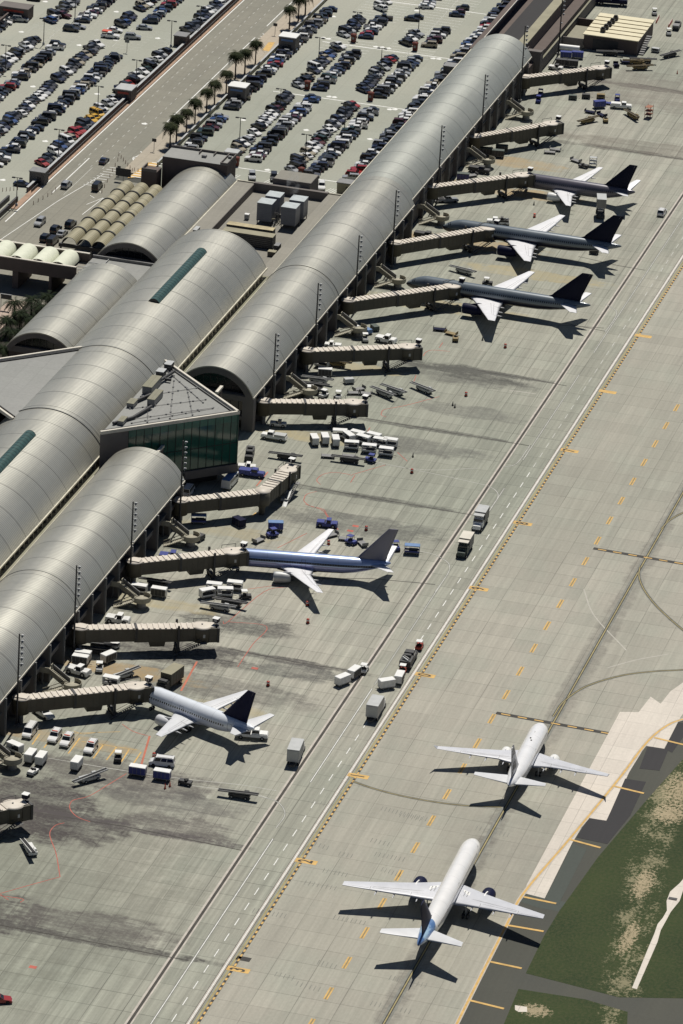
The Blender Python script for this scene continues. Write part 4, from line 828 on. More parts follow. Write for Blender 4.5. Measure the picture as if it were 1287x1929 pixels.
# ------------------------------------------------------------------ passenger boarding bridges
def jetbridge(A, B, label, elbow=None, sign=None, za=5.7, zb=5.6, signat=True, drive=.80, cabrot=None, rotunda=True, hdrop=.0):
    A = Vector((A.x, A.y, 0)); B = Vector((B.x, B.y, 0)); root = empty('boarding_bridge', A, 0, label, 'boarding bridge', 'boarding bridges along the terminal')
    def loc(o): return o
    def P(name, mb, par=root): o = mb.build(name, par); return o
    Bl = B-A
    mb = MB()
    if rotunda:
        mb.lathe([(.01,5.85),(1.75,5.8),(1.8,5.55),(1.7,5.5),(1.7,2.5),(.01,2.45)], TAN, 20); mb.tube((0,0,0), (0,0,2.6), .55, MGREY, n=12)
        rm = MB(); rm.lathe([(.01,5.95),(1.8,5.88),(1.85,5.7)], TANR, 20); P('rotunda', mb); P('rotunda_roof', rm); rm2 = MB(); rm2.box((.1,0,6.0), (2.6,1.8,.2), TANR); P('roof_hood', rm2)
    pts = [Vector((0,0,0))]+([Vector((elbow.x-A.x, elbow.y-A.y, 0))] if elbow is not None else [])+[Bl]
    tot = sum((b-a).length for a, b in zip(pts, pts[1:])); run = 0; nseg = 0
    for a, b in zip(pts, pts[1:]):
        d = b-a; L = d.length; rz = math.atan2(d.y, d.x); dn = d/L
        cuts = [0, .44, 1] if L > 14 else [0, 1]
        for c0, c1 in zip(cuts, cuts[1:]):
            w_ = 2.5+.25*nseg; h = 2.75+.12*nseg; nseg += 1
            s0, s1 = c0*L+(1.0 if c0 == 0 and rotunda else 0), c1*L-(1.2 if c1 == 1 else -.4)
            zt = (za+(zb-za)*((run+(s0+s1)/2)/tot)); p = a+dn*((s0+s1)/2)
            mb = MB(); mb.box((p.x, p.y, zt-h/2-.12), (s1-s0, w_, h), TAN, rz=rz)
            n = int((s1-s0)/1.15)
            nn = Vector((-dn.y, dn.x, 0))
            for k in range(n):   # side panel battens
                for sd in (-1, 1): q = a+dn*(s0+(k+.5)*(s1-s0)/n)+nn*sd*w_/2; mb.box((q.x, q.y, zt-h/2-.12), (.09,.06,h-.1), TAN, rz=rz)
            P('tunnel', mb)
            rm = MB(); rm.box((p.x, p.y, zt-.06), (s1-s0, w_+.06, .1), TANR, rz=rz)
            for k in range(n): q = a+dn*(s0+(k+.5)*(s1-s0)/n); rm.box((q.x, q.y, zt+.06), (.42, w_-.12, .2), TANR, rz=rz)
            P('tunnel_roof', rm)
            if c1 < 1: cm = MB(); q = a+dn*s1; cm.box((q.x, q.y, zt-h/2), (.5, w_+.35, h+.35), DGREY, rz=rz); P('collar', cm)
        run += L
    if elbow is not None:
        e = pts[1]; mb = MB(); mb.lathe([(.01,5.75),(1.7,5.7),(1.75,2.5),(1.2,2.3),(.7,1.6),(.65,0)], TAN, 20, Matrix.Translation(e)); P('rotunda', mb); mb = MB(); mb.lathe([(.01,5.95),(1.75,5.86),(1.8,5.6)], TANR, 20, Matrix.Translation(e)); P('rotunda_roof', mb)
    d = (pts[-1]-pts[-2]); L = d.length; dn = d/L; rz = math.atan2(d.y, d.x); nn = Vector((-dn.y, dn.x, 0)); cr = rz if cabrot is None else cabrot
    # cab
    T = Matrix.Translation(Bl); mb = MB(); mb.lathe([(.01,zb+.1),(2.05,zb+.05),(2.1,zb-.25),(2.05,zb-3.2),(.01,zb-3.3)], TAN, 22, T)
    hood = MB(); c = Vector((math.cos(cr), math.sin(cr), 0)); q = Bl+c*2.2; mb.box((q.x, q.y, zb-1.55), (1.8,3.4,3.1), TAN, rz=cr); q2 = Bl+c*3.2; hood.box((q2.x, q2.y, zb-1.5), (.5,3.7,3.2), DGREY, rz=cr); P('cab', mb); P('cab_hood', hood)
    rm = MB(); rm.lathe([(.01,zb+.3),(1.7,zb+.24),(2.1,zb+.12),(2.15,zb-.08)], TANR, 22, T); q = Bl+c*1.6; rm.box((q.x, q.y, zb+.12), (2.0,2.6,.12), TANR, rz=cr); rm.box((Bl.x, Bl.y, zb+.36), (.3,.3,.2), MGREY); P('cab_roof', rm)
    rl = MB(); s0 = Bl-c*1.4-nn*1.2
    for t in (0, 1): q = Bl+Vector((-c.y, c.x, 0))*1.7+c*(-1.6+3.2*t); rl.tube((q.x, q.y, zb+.1), (q.x, q.y, zb+.9), .05, DGREY, n=5)
    a_ = Bl+Vector((-c.y, c.x, 0))*1.7-c*1.6; b_ = a_+c*3.2; rl.tube((a_.x, a_.y, zb+.85), (b_.x, b_.y, zb+.85), .07, DGREY, n=5); P('roof_rail', rl)
    # white door panel mark on the cab side
    dm = MB(); q = Bl-Vector((-c.y, c.x, 0))*2.1+c*.2; dm.box((q.x, q.y, zb-1.5), (.45,.06,.7), LGREY, rz=cr); P('notice_plate', dm)
    # drive frame and wheels
    q = pts[-2]+dn*L*drive; mb = MB()
    for sd in (-1, 1):
        u = q+nn*sd*1.75; mb.box((u.x, u.y, 3.4), (.45,.35,5.9), DGREY, rz=rz)
    mb.box((q.x, q.y, .95), (.8,3.9,.5), DGREY, rz=rz); mb.box((q.x, q.y, 2.35), (.5,3.6,.4), DGREY, rz=rz); P('drive_frame', mb)
    for sd in (-1, 1):
        u = q+nn*sd*1.0; wm = MB(); wm.tube(u+nn*-.28+Vector((0,0,.55)), u+nn*.28+Vector((0,0,.55)), .55, BLACK, n=14); P('wheel', wm)
    bx = MB(); q = pts[-2]+dn*L*(drive-.17); bx.box((q.x, q.y, 2.0), (3.0,2.0,1.1), TAN, rz=rz, top=1.15); P('cooling_unit', bx)
    # service stair down from the cab
    a_ = Bl-nn*2.4-dn*.3; b_ = a_-dn*5.6; st = MB()
    for sd in (-.45, .45):
        st.tube(a_+nn*sd+Vector((0,0,2.7)), b_+nn*sd+Vector((0,0,.1)), .08, DGREY, n=5); st.tube(a_+nn*sd+Vector((0,0,3.6)), b_+nn*sd+Vector((0,0,1.0)), .05, DGREY, n=5)
    for k in range(13): q = a_.lerp(b_, (k+.5)/13); st.box((q.x, q.y, 2.7-2.6*(k+.5)/13), (.32,.9,.05), MGREY, rz=rz)
    st.box((a_.x+dn.x*.4, a_.y+dn.y*.4, 2.7), (1.3,1.2,.08), MGREY, rz=rz); P('service_stair', st)
    if signat:
        q = Bl+c*2.9+Vector((-c.y, c.x, 0))*.2; sg = MB(); sg.tube((q.x, q.y, zb), (q.x, q.y, zb+.8), .07, DGREY, n=5); sg.box((q.x, q.y, zb+1.15), (1.15,1.15,.85), NAVY2, rz=R(-8)); tp = MB(); tp.box((q.x, q.y, zb+1.6), (1.35,1.35,.06), WHITE, rz=R(-8))
        so_ = P('gate_sign', sg); P('sign_cap', tp, so_)
        if sign:
            t = bpy.data.objects.new('gate_number', text_mesh(sign, .8, 'gate_number', PLINE)); COL.objects.link(t); t.parent = so_
            t.location = (q.x-.08, q.y-.585, zb+1.15); t.rotation_euler = (R(90), 0, R(-8))
    return root
JB = [((40,1314),(255,1292),None,'11','straight boarding bridge docked at the ice white airliner, nearest complete bridge'),
      ((151,1181.6),(381,1178.5),None,'10','empty boarding bridge signed 10, between the ice white and polished blue jets'),
      ((253,1057),(436,1038),None,'9','boarding bridge docked at the polished blue airliner'),
      ((340,942),(542,884),(495,924),'8','boarding bridge with an elbow halfway, just below the glass pavilion'),
      ((498,755),(665,757),None,'','empty boarding bridge just right of the glass pavilion, above the white cart cluster'),
      ((579,659),(767,652),None,'','empty boarding bridge with a white tow tractor parked behind it, below the slate jets'),
      ((656,565),(852,538),None,'','boarding bridge docked at the nearer dark slate airliner'),
      ((745,457),(919,429),None,'','boarding bridge docked at the middle dark slate airliner'),
      ((815,350),(982,329),None,'','boarding bridge docked at the plum coloured airliner'),
      ((894,256),(1037,232),None,'','empty boarding bridge, second from the far end of the terminal'),
      ((989,144),(1128,127),None,'','farthest boarding bridge, in front of the low hangar')]
for i, (a, b, e, s, lab) in enumerate(JB):
    jetbridge(at(*a, 5.7), at(*b, 5.6), lab, at(*e, 5.7) if e else None, s)
jetbridge(at(-150,1555,5.7), at(24,1516,5.6), 'boarding bridge cab cut off by the left edge of the picture', None, '')

# ------------------------------------------------------------------ floodlight masts
def mast(x, y, h, label):
    tree = []
    mb = MB(); mb.tube((0,0,0), (0,0,h), .24, DGREY, r1=.15, n=8); mb.box((0,0,.3), (.9,.9,.6), MGREY); tree_pole = ('pole', mb.mesh('pole'), [])
    tree.append(tree_pole)
    for k in range(6):
        z = h-.3-1.25*k; f = MB(); f.tube((0,0,z-.1), (.55,-.1,z), .05, DGREY, n=4); f.lathe([(.05,-.12),(.22,-.1),(.42,.22),(.40,.26),(.02,.2)], MGREY, 10, Matrix.Translation((.62,-.12,z)) @ Matrix.Rotation(R(125), 4, 'Y'))
        f.box((.72,-.12,z+.16), (.5,.36,.22), LGREY); tree.append(('floodlight', f.mesh('floodlight')))
    f = MB(); f.lathe([(.04,0),(.2,.1),(.25,.35),(.02,.35)], LGREY, 8, Matrix.Translation((.35,-.1,h-9.4))); tree.append(('floodlight', f.mesh('floodlight')))
    spawn(tree, 'floodlight_mast', (x, y, 0), 0, label, 'floodlight mast', 'floodlight masts along the gate eave')
ORD = ['nearest','second','third','fourth','fifth','sixth','seventh','eighth','ninth','tenth','eleventh','twelfth','thirteenth','fourteenth','fifteenth','sixteenth']
for i, (p, x) in enumerate((((36.7,1194),-30.9),((144.5,1065),-30.9),((251,945),-30.9),((345.5,830),-30.9),((520,628),-30.9),((600,533),-30.9),((677,443),-30.9),((747,358),-30.9),((833,236),-32.6),((915,140),-32.6),((990,48),-32.6),((1061,-15),-32.6))):
    d = ((p[0]-PCX)/FPX)*_r-((p[1]-PCY)/FPX)*_u+_w; q = CP+d*((x-CP.x)/d.x); mast(x, q.y, q.z, 'dark floodlight mast at the gate eave, %s counting up from the bottom left' % ORD[i])
def lowmast():
    pass
# ------------------------------------------------------------------ service stairs between the gates
CST = mat('stair_concrete', (.33,.31,.245), .9, 0, .15, .8)
def stair_tree():
    t = []
    mb = MB(); mb.b2(-3.2,-.9,-.4,2.3,3.3,3.6,CST); mb.b2(-3.2,-.9,-.4,-.25,3.6,4.5,CST); mb.b2(-1.05,-.9,1.3,2.3,3.6,4.5,CST); mb.b2(-2.9,-2.6,1,1.3,0,3.3,MGREY); t.append(('landing', mb.mesh('landing')))
    mb = MB(); n = 12                                        # upper flight, down towards the round landing
    a, b = Vector((-.9,.9,3.6)), Vector((3.1,-.5,1.9)); d = (b-a); dd = Vector((d.x,d.y,0)).normalized(); nn = Vector((-dd.y,dd.x,0)); rz = math.atan2(dd.y,dd.x)
    for k in range(n): q = a+d*((k+.5)/n); mb.box((q.x,q.y,q.z-.08), (.26,1.7,.3), CST, rz=rz)
    for sd in (-1,1): mb.add([tuple(a+nn*sd*.9+Vector((0,0,-.4))), tuple(b+nn*sd*.9+Vector((0,0,-.4))), tuple(b+nn*sd*.9+Vector((0,0,.85))), tuple(a+nn*sd*.9+Vector((0,0,.85))),
        tuple(a+nn*sd*1.02+Vector((0,0,-.4))), tuple(b+nn*sd*1.02+Vector((0,0,-.4))), tuple(b+nn*sd*1.02+Vector((0,0,.85))), tuple(a+nn*sd*1.02+Vector((0,0,.85)))], [(0,1,2,3),(7,6,5,4),(3,2,6,7),(0,4,5,1),(0,3,7,4),(1,5,6,2)], CST if sd < 0 else MGREY)
    t.append(('upper_flight', mb.mesh('upper_flight')))
    mb = MB(); mb.lathe([(.01,1.9),(2.0,1.9),(2.0,1.6),(.01,1.55)], CST, 24, Matrix.Translation((4.3,-1.2,0)))
    for k in range(17):
        a0 = R(-115+12.5*k); q = (4.3+2.0*math.cos(a0), -1.2+2.0*math.sin(a0), 2.3); mb.box(q, (.1,.46,.9), CST, rz=a0)
    t.append(('round_landing', mb.mesh('round_landing')))
    mb = MB(); mb.lathe([(1.1,0),(.9,1.6)], MGREY, 14, Matrix.Translation((4.3,-1.2,0))); t.append(('pedestal', mb.mesh('pedestal')))
    mb = MB(); a, b = Vector((3.2,-2.0,1.9)), Vector((-1.2,-3.2,0)); d = b-a; dd = Vector((d.x,d.y,0)).normalized(); nn = Vector((-dd.y,dd.x,0)); rz = math.atan2(dd.y,dd.x)
    for k in range(n): q = a+d*((k+.5)/n); mb.box((q.x,q.y,max(.1,q.z-.05)), (.36,1.5,.25), CST, rz=rz)
    for sd in (-1,1): mb.tube(a+nn*sd*.8+Vector((0,0,.8)), b+nn*sd*.8+Vector((0,0,.8)), .09, CST, n=5)
    t.append(('lower_flight', mb.mesh('lower_flight'))); return t
STT = stair_tree()
SL = ['in front of the lowest gate at the left edge','under the eave beside the ice white jet\'s bridge','above the bridge signed 10','below the elbowed bridge','above the bridge next to the glass pavilion','below the nearer dark slate jet\'s bridge','between the two dark slate jets\' bridges','between the slate jet and plum jet','above the plum jet\'s bridge','next to the farthest bridge']
for (y, lb) in zip((-147,-110.5,-64.5,-29.5,64.2,108.5,145.5,196,246,291), SL):
    spawn(STT, 'service_stair', (-29.9 if y < 190 else -31.6, y, 0), 0, 'concrete stair with a round landing, '+lb, 'stair', 'concrete stairs along the gates')
# ------------------------------------------------------------------ road vehicles
CARG = mat('car_glass', (.015,.018,.022), .08, 0, spec=.6)
PAINT = {}
for nm, c in dict(black=(.008,.008,.010), charcoal=(.022,.023,.027), grey=(.10,.10,.105), silver=(.36,.37,.38), white=(.72,.72,.71), navy=(.010,.016,.045), blue=(.03,.07,.2), green=(.015,.035,.025),
                  red=(.30,.018,.016), maroon=(.07,.010,.012), beige=(.33,.29,.21), yellow=(.62,.36,.03)).items():
    PAINT[nm] = mat(nm+'_car_paint', c, .3, .15 if nm in ('silver','grey') else 0, coat=.6)
CT = {}
def car_tree(kind, colour, wheels=False, beacon=False):
    key = (kind, colour, wheels, beacon)
    if key in CT: return CT[key]
    p = PAINT[colour]
    L, W, z0, zb, zr = {'sedan': (4.7,1.82,.26,.92,1.42), 'hatchback': (4.1,1.76,.26,.95,1.5), 'suv': (4.85,1.95,.34,1.12,1.80), 'pickup_truck': (5.5,1.98,.38,1.12,1.78), 'van': (5.1,2.0,.34,1.15,2.05)}[kind]
    # glasshouse x stations: windscreen foot, roof front, roof rear, back foot
    g = {'sedan': (.9,.15,-1.15,-1.85), 'hatchback': (.85,.15,-1.45,-1.95), 'suv': (.95,.35,-2.0,-2.3), 'pickup_truck': (.95,.35,-.75,-1.0), 'van': (1.75,1.15,-2.35,-2.5)}[kind]
    h = L/2; mb = MB(); hood = zb-.06 if kind in ('suv','pickup_truck','van') else zb-.1
    prof = [(-h,z0+.1),(-h,zb-.12),(-h+.12,zb-.02),(g[3],zb),(g[0],zb),(h-.35,hood-.08),(h-.05,hood-.28),(h,z0+.1),(h-.15,z0),(-h+.15,z0)]
    if kind == 'pickup_truck': prof[2:4] = [(-h+.05,zb-.02),(g[3],zb-.02)]
    n = len(prof); ws = []
    for x, z in prof: ws.append(W/2*(.88 if abs(x) > h-.1 else .97 if abs(x) > h-.5 else 1.0)*(.94 if z > zb-.15 else 1))
    vs = [(x, -w_, z) for (x, z), w_ in zip(prof, ws)]+[(x, w_, z) for (x, z), w_ in zip(prof, ws)]
    mb.add(vs, [(i, n+i, n+(i+1) % n, (i+1) % n) for i in range(n)]+[tuple(range(n-1, -1, -1))[::-1], tuple(range(n, 2*n))[::-1]], p)
    def frustum(f0, f1, r1, r0, m, e=0.0, wt=.80, wb_=.93):
        b, t = W/2*wb_+e, W/2*wt+e
        V_ = [(f0,-b,zb-.03),(f0,b,zb-.03),(r0,b,zb-.03),(r0,-b,zb-.03),(f1,-t,zr),(f1,t,zr),(r1,t,zr),(r1,-t,zr)]
        return V_
    F = frustum(g[0], g[1], g[2], g[3], p)
    mb.add(F, [(4,5,6,7),(0,1,5,4),(1,2,6,5),(2,3,7,6),(3,0,4,7)], p)
    if kind == 'pickup_truck': mb.box((-1.85,0,zb-.005), (1.45,1.6,.03), BLACK)
    for x in (-h*.62, h*.62):
        for s in (-1, 1): mb.tube((x, s*(W/2-.2), .33), (x, s*(W/2+.01), .33), .33, BLACK, n=10)
    for s in (-.62,.62): mb.box((h-.06, s*W/2*1.1, hood-.33), (.12,.3,.14), LGREY); mb.box((-h+.03, s*W/2*1.1, zb-.25), (.1,.28,.16), RED)
    mb.box((h-.4, W/2+.02, zb), (.0,.0,.0), p) if 0 else None
    if kind in ('suv','van'):
        for s in (-1, 1): mb.box(((g[1]+g[2])/2, s*W*.33, zr+.03), (abs(g[1]-g[2])*.85,.05,.05), DGREY)
    if beacon: mb.box((g[1]-.35, 0, zr+.08), (.25,1.1,.14), ORANGE)
    def quad(a, b, c, d, k0, k1, k2, k3, off):     # inset quad on a face
        A, B, C_, D_ = map(Vector, (a, b, c, d)); nrm = (B-A).cross(D_-A).normalized()*off
        P = lambda u, v: tuple((A.lerp(B, u)).lerp(D_.lerp(C_, u), v)+nrm)
        return [P(k0,k2), P(k1,k2), P(k1,k3), P(k0,k3)]
    ws_ = MB(); ws_.add(quad(F[0],F[1],F[5],F[4],.05,.95,.08,.93,.012), [(0,1,2,3)], CARG)
    rw = MB(); rw.add(quad(F[2],F[3],F[7],F[6],.07,.93,.1,.92,.012), [(0,1,2,3)], CARG)
    tree = [('body', None, []), ('windscreen', ws_.mesh('windscreen')), ('rear_window', rw.mesh('rear_window'))]
    for (a, b, c, d) in ((F[1],F[2],F[6],F[5]), (F[3],F[0],F[4],F[7])):
        sw = MB()
        for k0, k1 in ((.05,.33),(.36,.64),(.67,.96)) if kind in ('suv','van') else ((.06,.47),(.51,.94)): sw.add(quad(a,b,c,d,k0,k1,.14,.86,.012), [(0,1,2,3)], CARG)
        tree.append(('side_window', sw.mesh('side_window')))
    tree[0] = ('body', mb.mesh('body'), [])
    CT[key] = tree; return tree
CATN = {'sedan':'sedan','hatchback':'hatchback','suv':'suv','pickup_truck':'pickup truck','van':'van'}
def car(kind, colour, x, y, rz, label, group=None, **k): return spawn(car_tree(kind, colour, **k), kind, (x, y, 0), rz, label, CATN[kind], group)

# ------------------------------------------------------------------ ramp equipment
GS = {}
def wheels(tree, xs, ys, r, w_=.22):
    for x in xs:
        for y in ys:
            m = MB(); m.tube((x, y-w_/2, r), (x, y+w_/2, r), r, BLACK, n=12); m.tube((x, y-w_/2-.01, r), (x, y+w_/2+.01, r), r*.45, LGREY, n=8); tree.append(('wheel', m.mesh('wheel')))
def T(key):
    def deco(fn):
        GS[key] = fn; return fn
    return deco
CACHE = {}
def gse_tree(key, *a):
    k = (key,)+tuple(x.name if hasattr(x, 'name') else x for x in a)
    if k not in CACHE: CACHE[k] = GS[key](*a)
    return CACHE[k]
@T('cart')
def _cart(roofm, wallm, open_=True):
    t = []; mb = MB(); mb.box((0,0,.52), (3.3,1.55,.16), MGREY); mb.tube((1.6,0,.45), (2.5,0,.35), .05, DGREY, n=5); t.append(('bed', mb.mesh('bed')))
    mb = MB(); mb.box((0,0,2.08), (3.4,1.7,.14), roofm, top=.95); t.append(('roof', mb.mesh('roof')))
    for s in (-1, 1): m = MB(); m.box((s*1.6,0,1.3), (.1,1.55,1.45), wallm); t.append(('end_panel', m.mesh('end_panel')))
    m = MB()
    if open_: m.box((0,-.72,.78), (3.1,.05,.36), wallm); m.box((0,.72,.78), (3.1,.05,.36), wallm); m.box((.3,.1,.9), (1.9,1.0,.55), DGREY)
    else:
        m.box((0,-.74,1.3), (3.1,.05,1.4), DGREY if wallm is not BLUE else BLUE); m.box((0,.74,1.3), (3.1,.05,1.4), wallm)
        for q in (-.8,0,.8): m.box((q,-.78,1.3), (.06,.04,1.4), MGREY)
    t.append(('curtain', m.mesh('curtain'))); wheels(t, (-1.1,1.1), (-.6,.6), .27); return t
@T('dolly')
def _dolly(m_):
    t = []; mb = MB(); mb.box((0,0,.5), (3.1,1.5,.14), m_); mb.tube((1.5,0,.45), (2.4,0,.3), .05, DGREY, n=5); t.append(('bed', mb.mesh('bed')))
    for s in (-1, 1): m = MB(); m.box((s*1.5,0,.85), (.06,1.5,.6), m_); t.append(('end_rail', m.mesh('end_rail')))
    wheels(t, (-1.0,1.0), (-.55,.55), .25); return t
@T('tug')
def _tug(m_, roofm):
    t = []; mb = MB(); mb.box((.55,0,.72), (1.3,1.35,.55), m_, top=.9); mb.box((-.75,0,.62), (1.3,1.45,.4), m_); mb.box((-.35,0,.95), (.5,1.0,.5), BLACK); t.append(('body', mb.mesh('body')))
    if roofm:
        m = MB(); m.box((-.35,0,1.95), (1.3,1.3,.1), roofm); t.append(('roof', m.mesh('roof')))
        m = MB()
        for x in (-.95,.25):
            for y in (-.6,.6): m.tube((x,y,.8), (x,y,1.92), .04, DGREY, n=5)
        t.append(('roof_post', m.mesh('roof_post')))
    m = MB(); m.tube((.0,0,1.0), (-.12,0,1.25), .2, BLACK, n=8); t.append(('steering_wheel', m.mesh('steering_wheel')))
    wheels(t, (-.95,.85), (-.6,.6), .32, .25); return t
@T('tractor')      # wide low pushback tractor
def _tractor(m_, cabm):
    t = []; mb = MB(); mb.box((0,0,.85), (5.2,2.3,.8), m_, top=.96); mb.box((-1.5,0,1.32), (2.0,2.1,.2), m_); mb.box((1.9,0,1.3), (1.1,2.0,.16), m_); t.append(('body', mb.mesh('body')))
    m = MB(); m.box((.45,.0,1.65), (1.1,1.9,.75), CARG, top=.85); m.box((.45,0,2.08), (1.15,1.8,.12), cabm); t.append(('cab', m.mesh('cab')))
    m = MB(); m.box((-.5,0,1.3), (.3,1.5,.3), BLACK); t.append(('engine_vent', m.mesh('engine_vent'))); wheels(t, (-1.6,1.6), (-.98,.98), .55, .4); return t
@T('loader')       # belt loader
def _loader(m_, belt=BLACK, tilt=6.0):
    t = []; mb = MB(); mb.box((0,.1,.75), (4.2,1.7,.55), m_); mb.box((1.3,.62,1.25), (1.1,.5,.5), m_, top=.8); t.append(('chassis', mb.mesh('chassis')))
    Tm = Matrix.Translation((-.2,-.35,1.35)) @ Matrix.Rotation(R(-tilt), 4, 'Y')
    m = MB(); m.box((0,0,0), (8.0,.62,.14), belt, T=Tm); t.append(('belt', m.mesh('belt')))
    for s in (-1, 1): m = MB(); m.box((0,s*.4,.04), (8.0,.12,.26), m_ if m_ is not DGREY else MGREY, T=Tm); t.append(('side_rail', m.mesh('side_rail')))
    m = MB(); m.tube((-1.4,-.35,.9), (-1.6,-.35,1.2), .1, DGREY); m.tube((1.2,-.35,.9), (1.4,-.35,1.5), .1, DGREY); t.append(('lift_arm', m.mesh('lift_arm')))
    wheels(t, (-1.4,1.4), (-.75,.85), .36); return t
@T('boxtruck')
def _box(boxm, cabm, roofm, length=5.6, lift=False, nose=True):
    t = []; z = 1.05; hb = 2.6
    mb = MB(); mb.box((-.6,0,.75), (length+2.2,1.0,.3), DGREY); t.append(('chassis', mb.mesh('chassis')))
    x1 = -length/2-.4+length; m = MB(); m.box((-.4,0,z+hb/2), (length,2.45,hb), boxm)
    for k in range(5): 
        for s in (-1, 1): m.box((-.4-length/2+.5+k*(length-1)/4, s*1.24, z+hb/2), (.06,.03,hb-.2), MGREY)
    m.box((-.4,0,z+hb+.03), (length+.06,2.5,.08), roofm); t.append(('cargo_box', m.mesh('cargo_box')))
    m = MB(); m.box((-.4-length/2-.03,0,z+hb/2-.05), (.05,2.2,hb-.3), LGREY); t.append(('rear_door', m.mesh('rear_door')))
    cx = length/2-.4+1.0
    c = MB(); c.box((cx,0,1.35), (1.8,2.2,1.3), cabm); c.box((cx-.1,0,2.3), (1.5,2.1,.75), cabm, top=.85)
    if nose: c.box((cx+1.5,0,1.15), (1.4,1.8,.85), cabm, top=.92)
    t.append(('cab', c.mesh('cab'))); g = MB(); g.box((cx+.68,0,2.28), (.12,1.85,.6), CARG)
    g.box((cx-.1,0,2.25), (1.1,2.16,.45), CARG); t.append(('windscreen', g.mesh('windscreen')))
    fx = cx+(1.4 if nose else .2)
    if lift: p = MB(); p.box((length/2+.6,0,z+hb-.25), (1.5,2.3,.12), roofm); t.append(('front_platform', p.mesh('front_platform')))
    wheels(t, (-length/2+.6, fx), (-.98,.98), .48, .3); return t
@T('lifttruck')    # cargo box raised on scissors
def _lift():
    t = []; mb = MB(); mb.box((0,0,.8), (7.2,1.6,.4), DGREY); t.append(('chassis', mb.mesh('chassis')))
    m = MB(); m.box((-.6,0,4.3), (4.8,2.4,2.3), MGREY); m.box((-.6,0,5.5), (4.9,2.5,.08), LGREY); t.append(('cargo_box', m.mesh('cargo_box')))
    m = MB()
    for s in (-.9,.9): m.tube((-2.4,s,1.1), (1.2,s,3.1), .12, DGREY); m.tube((1.2,s,1.1), (-2.4,s,3.1), .12, DGREY)
    t.append(('scissor_lift', m.mesh('scissor_lift'))); c = MB(); c.box((2.8,0,1.6), (1.5,2.1,1.6), WHITE, top=.9); t.append(('cab', c.mesh('cab'))); wheels(t, (-2.2,2.6), (-.95,.95), .48, .3); return t
@T('utility')      # pickup with tool body / tank
def _util(m_, bedm, stuff=0):
    t = []; mb = MB(); mb.box((0,0,.85), (6.0,1.95,.55), m_, top=.97); mb.box((2.15,0,1.15), (1.5,1.75,.3), m_, top=.92); t.append(('body', mb.mesh('body')))
    c = MB(); c.box((.75,0,1.55), (1.5,1.8,.9), m_, top=.82); t.append(('cab', c.mesh('cab'))); g = MB(); g.box((.75,0,1.6), (1.35,1.78,.45), CARG, top=.93); t.append(('windscreen', g.mesh('windscreen')))
    b = MB(); b.box((-1.5,0,1.35), (2.7,1.9,.55), bedm)
    if stuff:
        for k in range(3): b.tube((-2.6+.7*k,-.5,1.7), (-1.9+.6*k,.6,1.95), .16, MGREY if k else LGREY, n=6)
        b.box((-1.0,0,1.85), (.7,1.2,.6), DGREY)
    t.append(('tool_body', b.mesh('tool_body'))); wheels(t, (-1.9,2.0), (-.85,.85), .4, .28); return t
@T('gpu')
def _gpu(m_):
    t = []; mb = MB(); mb.box((0,0,.85), (2.4,1.5,.95), m_, top=.93); mb.tube((1.2,0,.5), (2.1,0,.4), .05, DGREY, n=5); t.append(('housing', mb.mesh('housing')))
    m = MB(); m.box((0,-.76,.9), (1.6,.05,.5), DGREY); t.append(('vent', m.mesh('vent'))); wheels(t, (-.8,.8), (-.6,.6), .27); return t
@T('drum')
def _drum(m_):
    mb = MB(); mb.lathe([(.01,0),(.32,0),(.34,.1),(.32,.5),(.34,.55),(.32,1.0),(.01,1.02)], m_, 12); cap = MB(); cap.lathe([(.33,.6),(.345,.62),(.345,.8),(.33,.82)], WHITE, 12)
    b = MB(); b.box((0,0,.04), (.8,.6,.08), BLACK); return [('drum_body', mb.mesh('drum_body')), ('reflective_band', cap.mesh('reflective_band')), ('base', b.mesh('base'))]
@T('cone')
def _cone(m_):
    mb = MB(); mb.lathe([(.2,.05),(.04,1.1),(.01,1.12)], m_, 10); b = MB(); b.box((0,0,.03), (.5,.5,.06), BLACK); return [('cone_body', mb.mesh('cone_body')), ('base', b.mesh('base'))]
@T('bus')
def _bus(m_, roofm):
    t = []; mb = MB(); mb.box((0,0,1.35), (6.4,2.1,1.9), m_, top=.95); t.append(('body', mb.mesh('body'))); r = MB(); r.box((-.2,0,2.34), (5.8,1.8,.1), roofm); t.append(('roof_panel', r.mesh('roof_panel')))
    g = MB(); g.box((0,0,1.75), (5.4,2.1,.6), CARG); t.append(('side_window', g.mesh('side_window'))); f = MB(); f.box((3.12,0,1.7), (.1,1.7,.8), CARG); t.append(('windscreen', f.mesh('windscreen'))); wheels(t, (-2,2), (-.95,.95), .42, .25); return t
@T('scaffold')
def _scaf(m_):
    t = []; m = MB()
    for x in (-1.2,1.2):
        for y in (-.8,.8): m.tube((x,y,0), (x,y,3.6), .06, m_, n=5)
    t.append(('post', m.mesh('post'))); 
    for z in (1.0,2.1,3.2): p = MB(); p.box((0,0,z), (2.5,1.7,.08), m_); t.append(('platform', p.mesh('platform')))
    b = MB()
    for y in (-.8,.8): b.tube((-1.2,y,.2), (1.2,y,2.1), .05, m_, n=5); b.tube((1.2,y,1.2), (-1.2,y,3.2), .05, m_, n=5)
    t.append(('brace', b.mesh('brace'))); return t
@T('container')
def _cont(m_):
    mb = MB(); mb.box((0,0,1.0), (2.9,1.7,1.7), m_); b = MB(); b.box((0,0,.14), (3.1,1.9,.12), MGREY); r = MB()
    for k in range(3): r.box((-1+k,-.87,1.0), (.08,.04,1.6), DGREY)
    return [('shell', mb.mesh('shell')), ('base', b.mesh('base')), ('door_rib', r.mesh('door_rib'))]
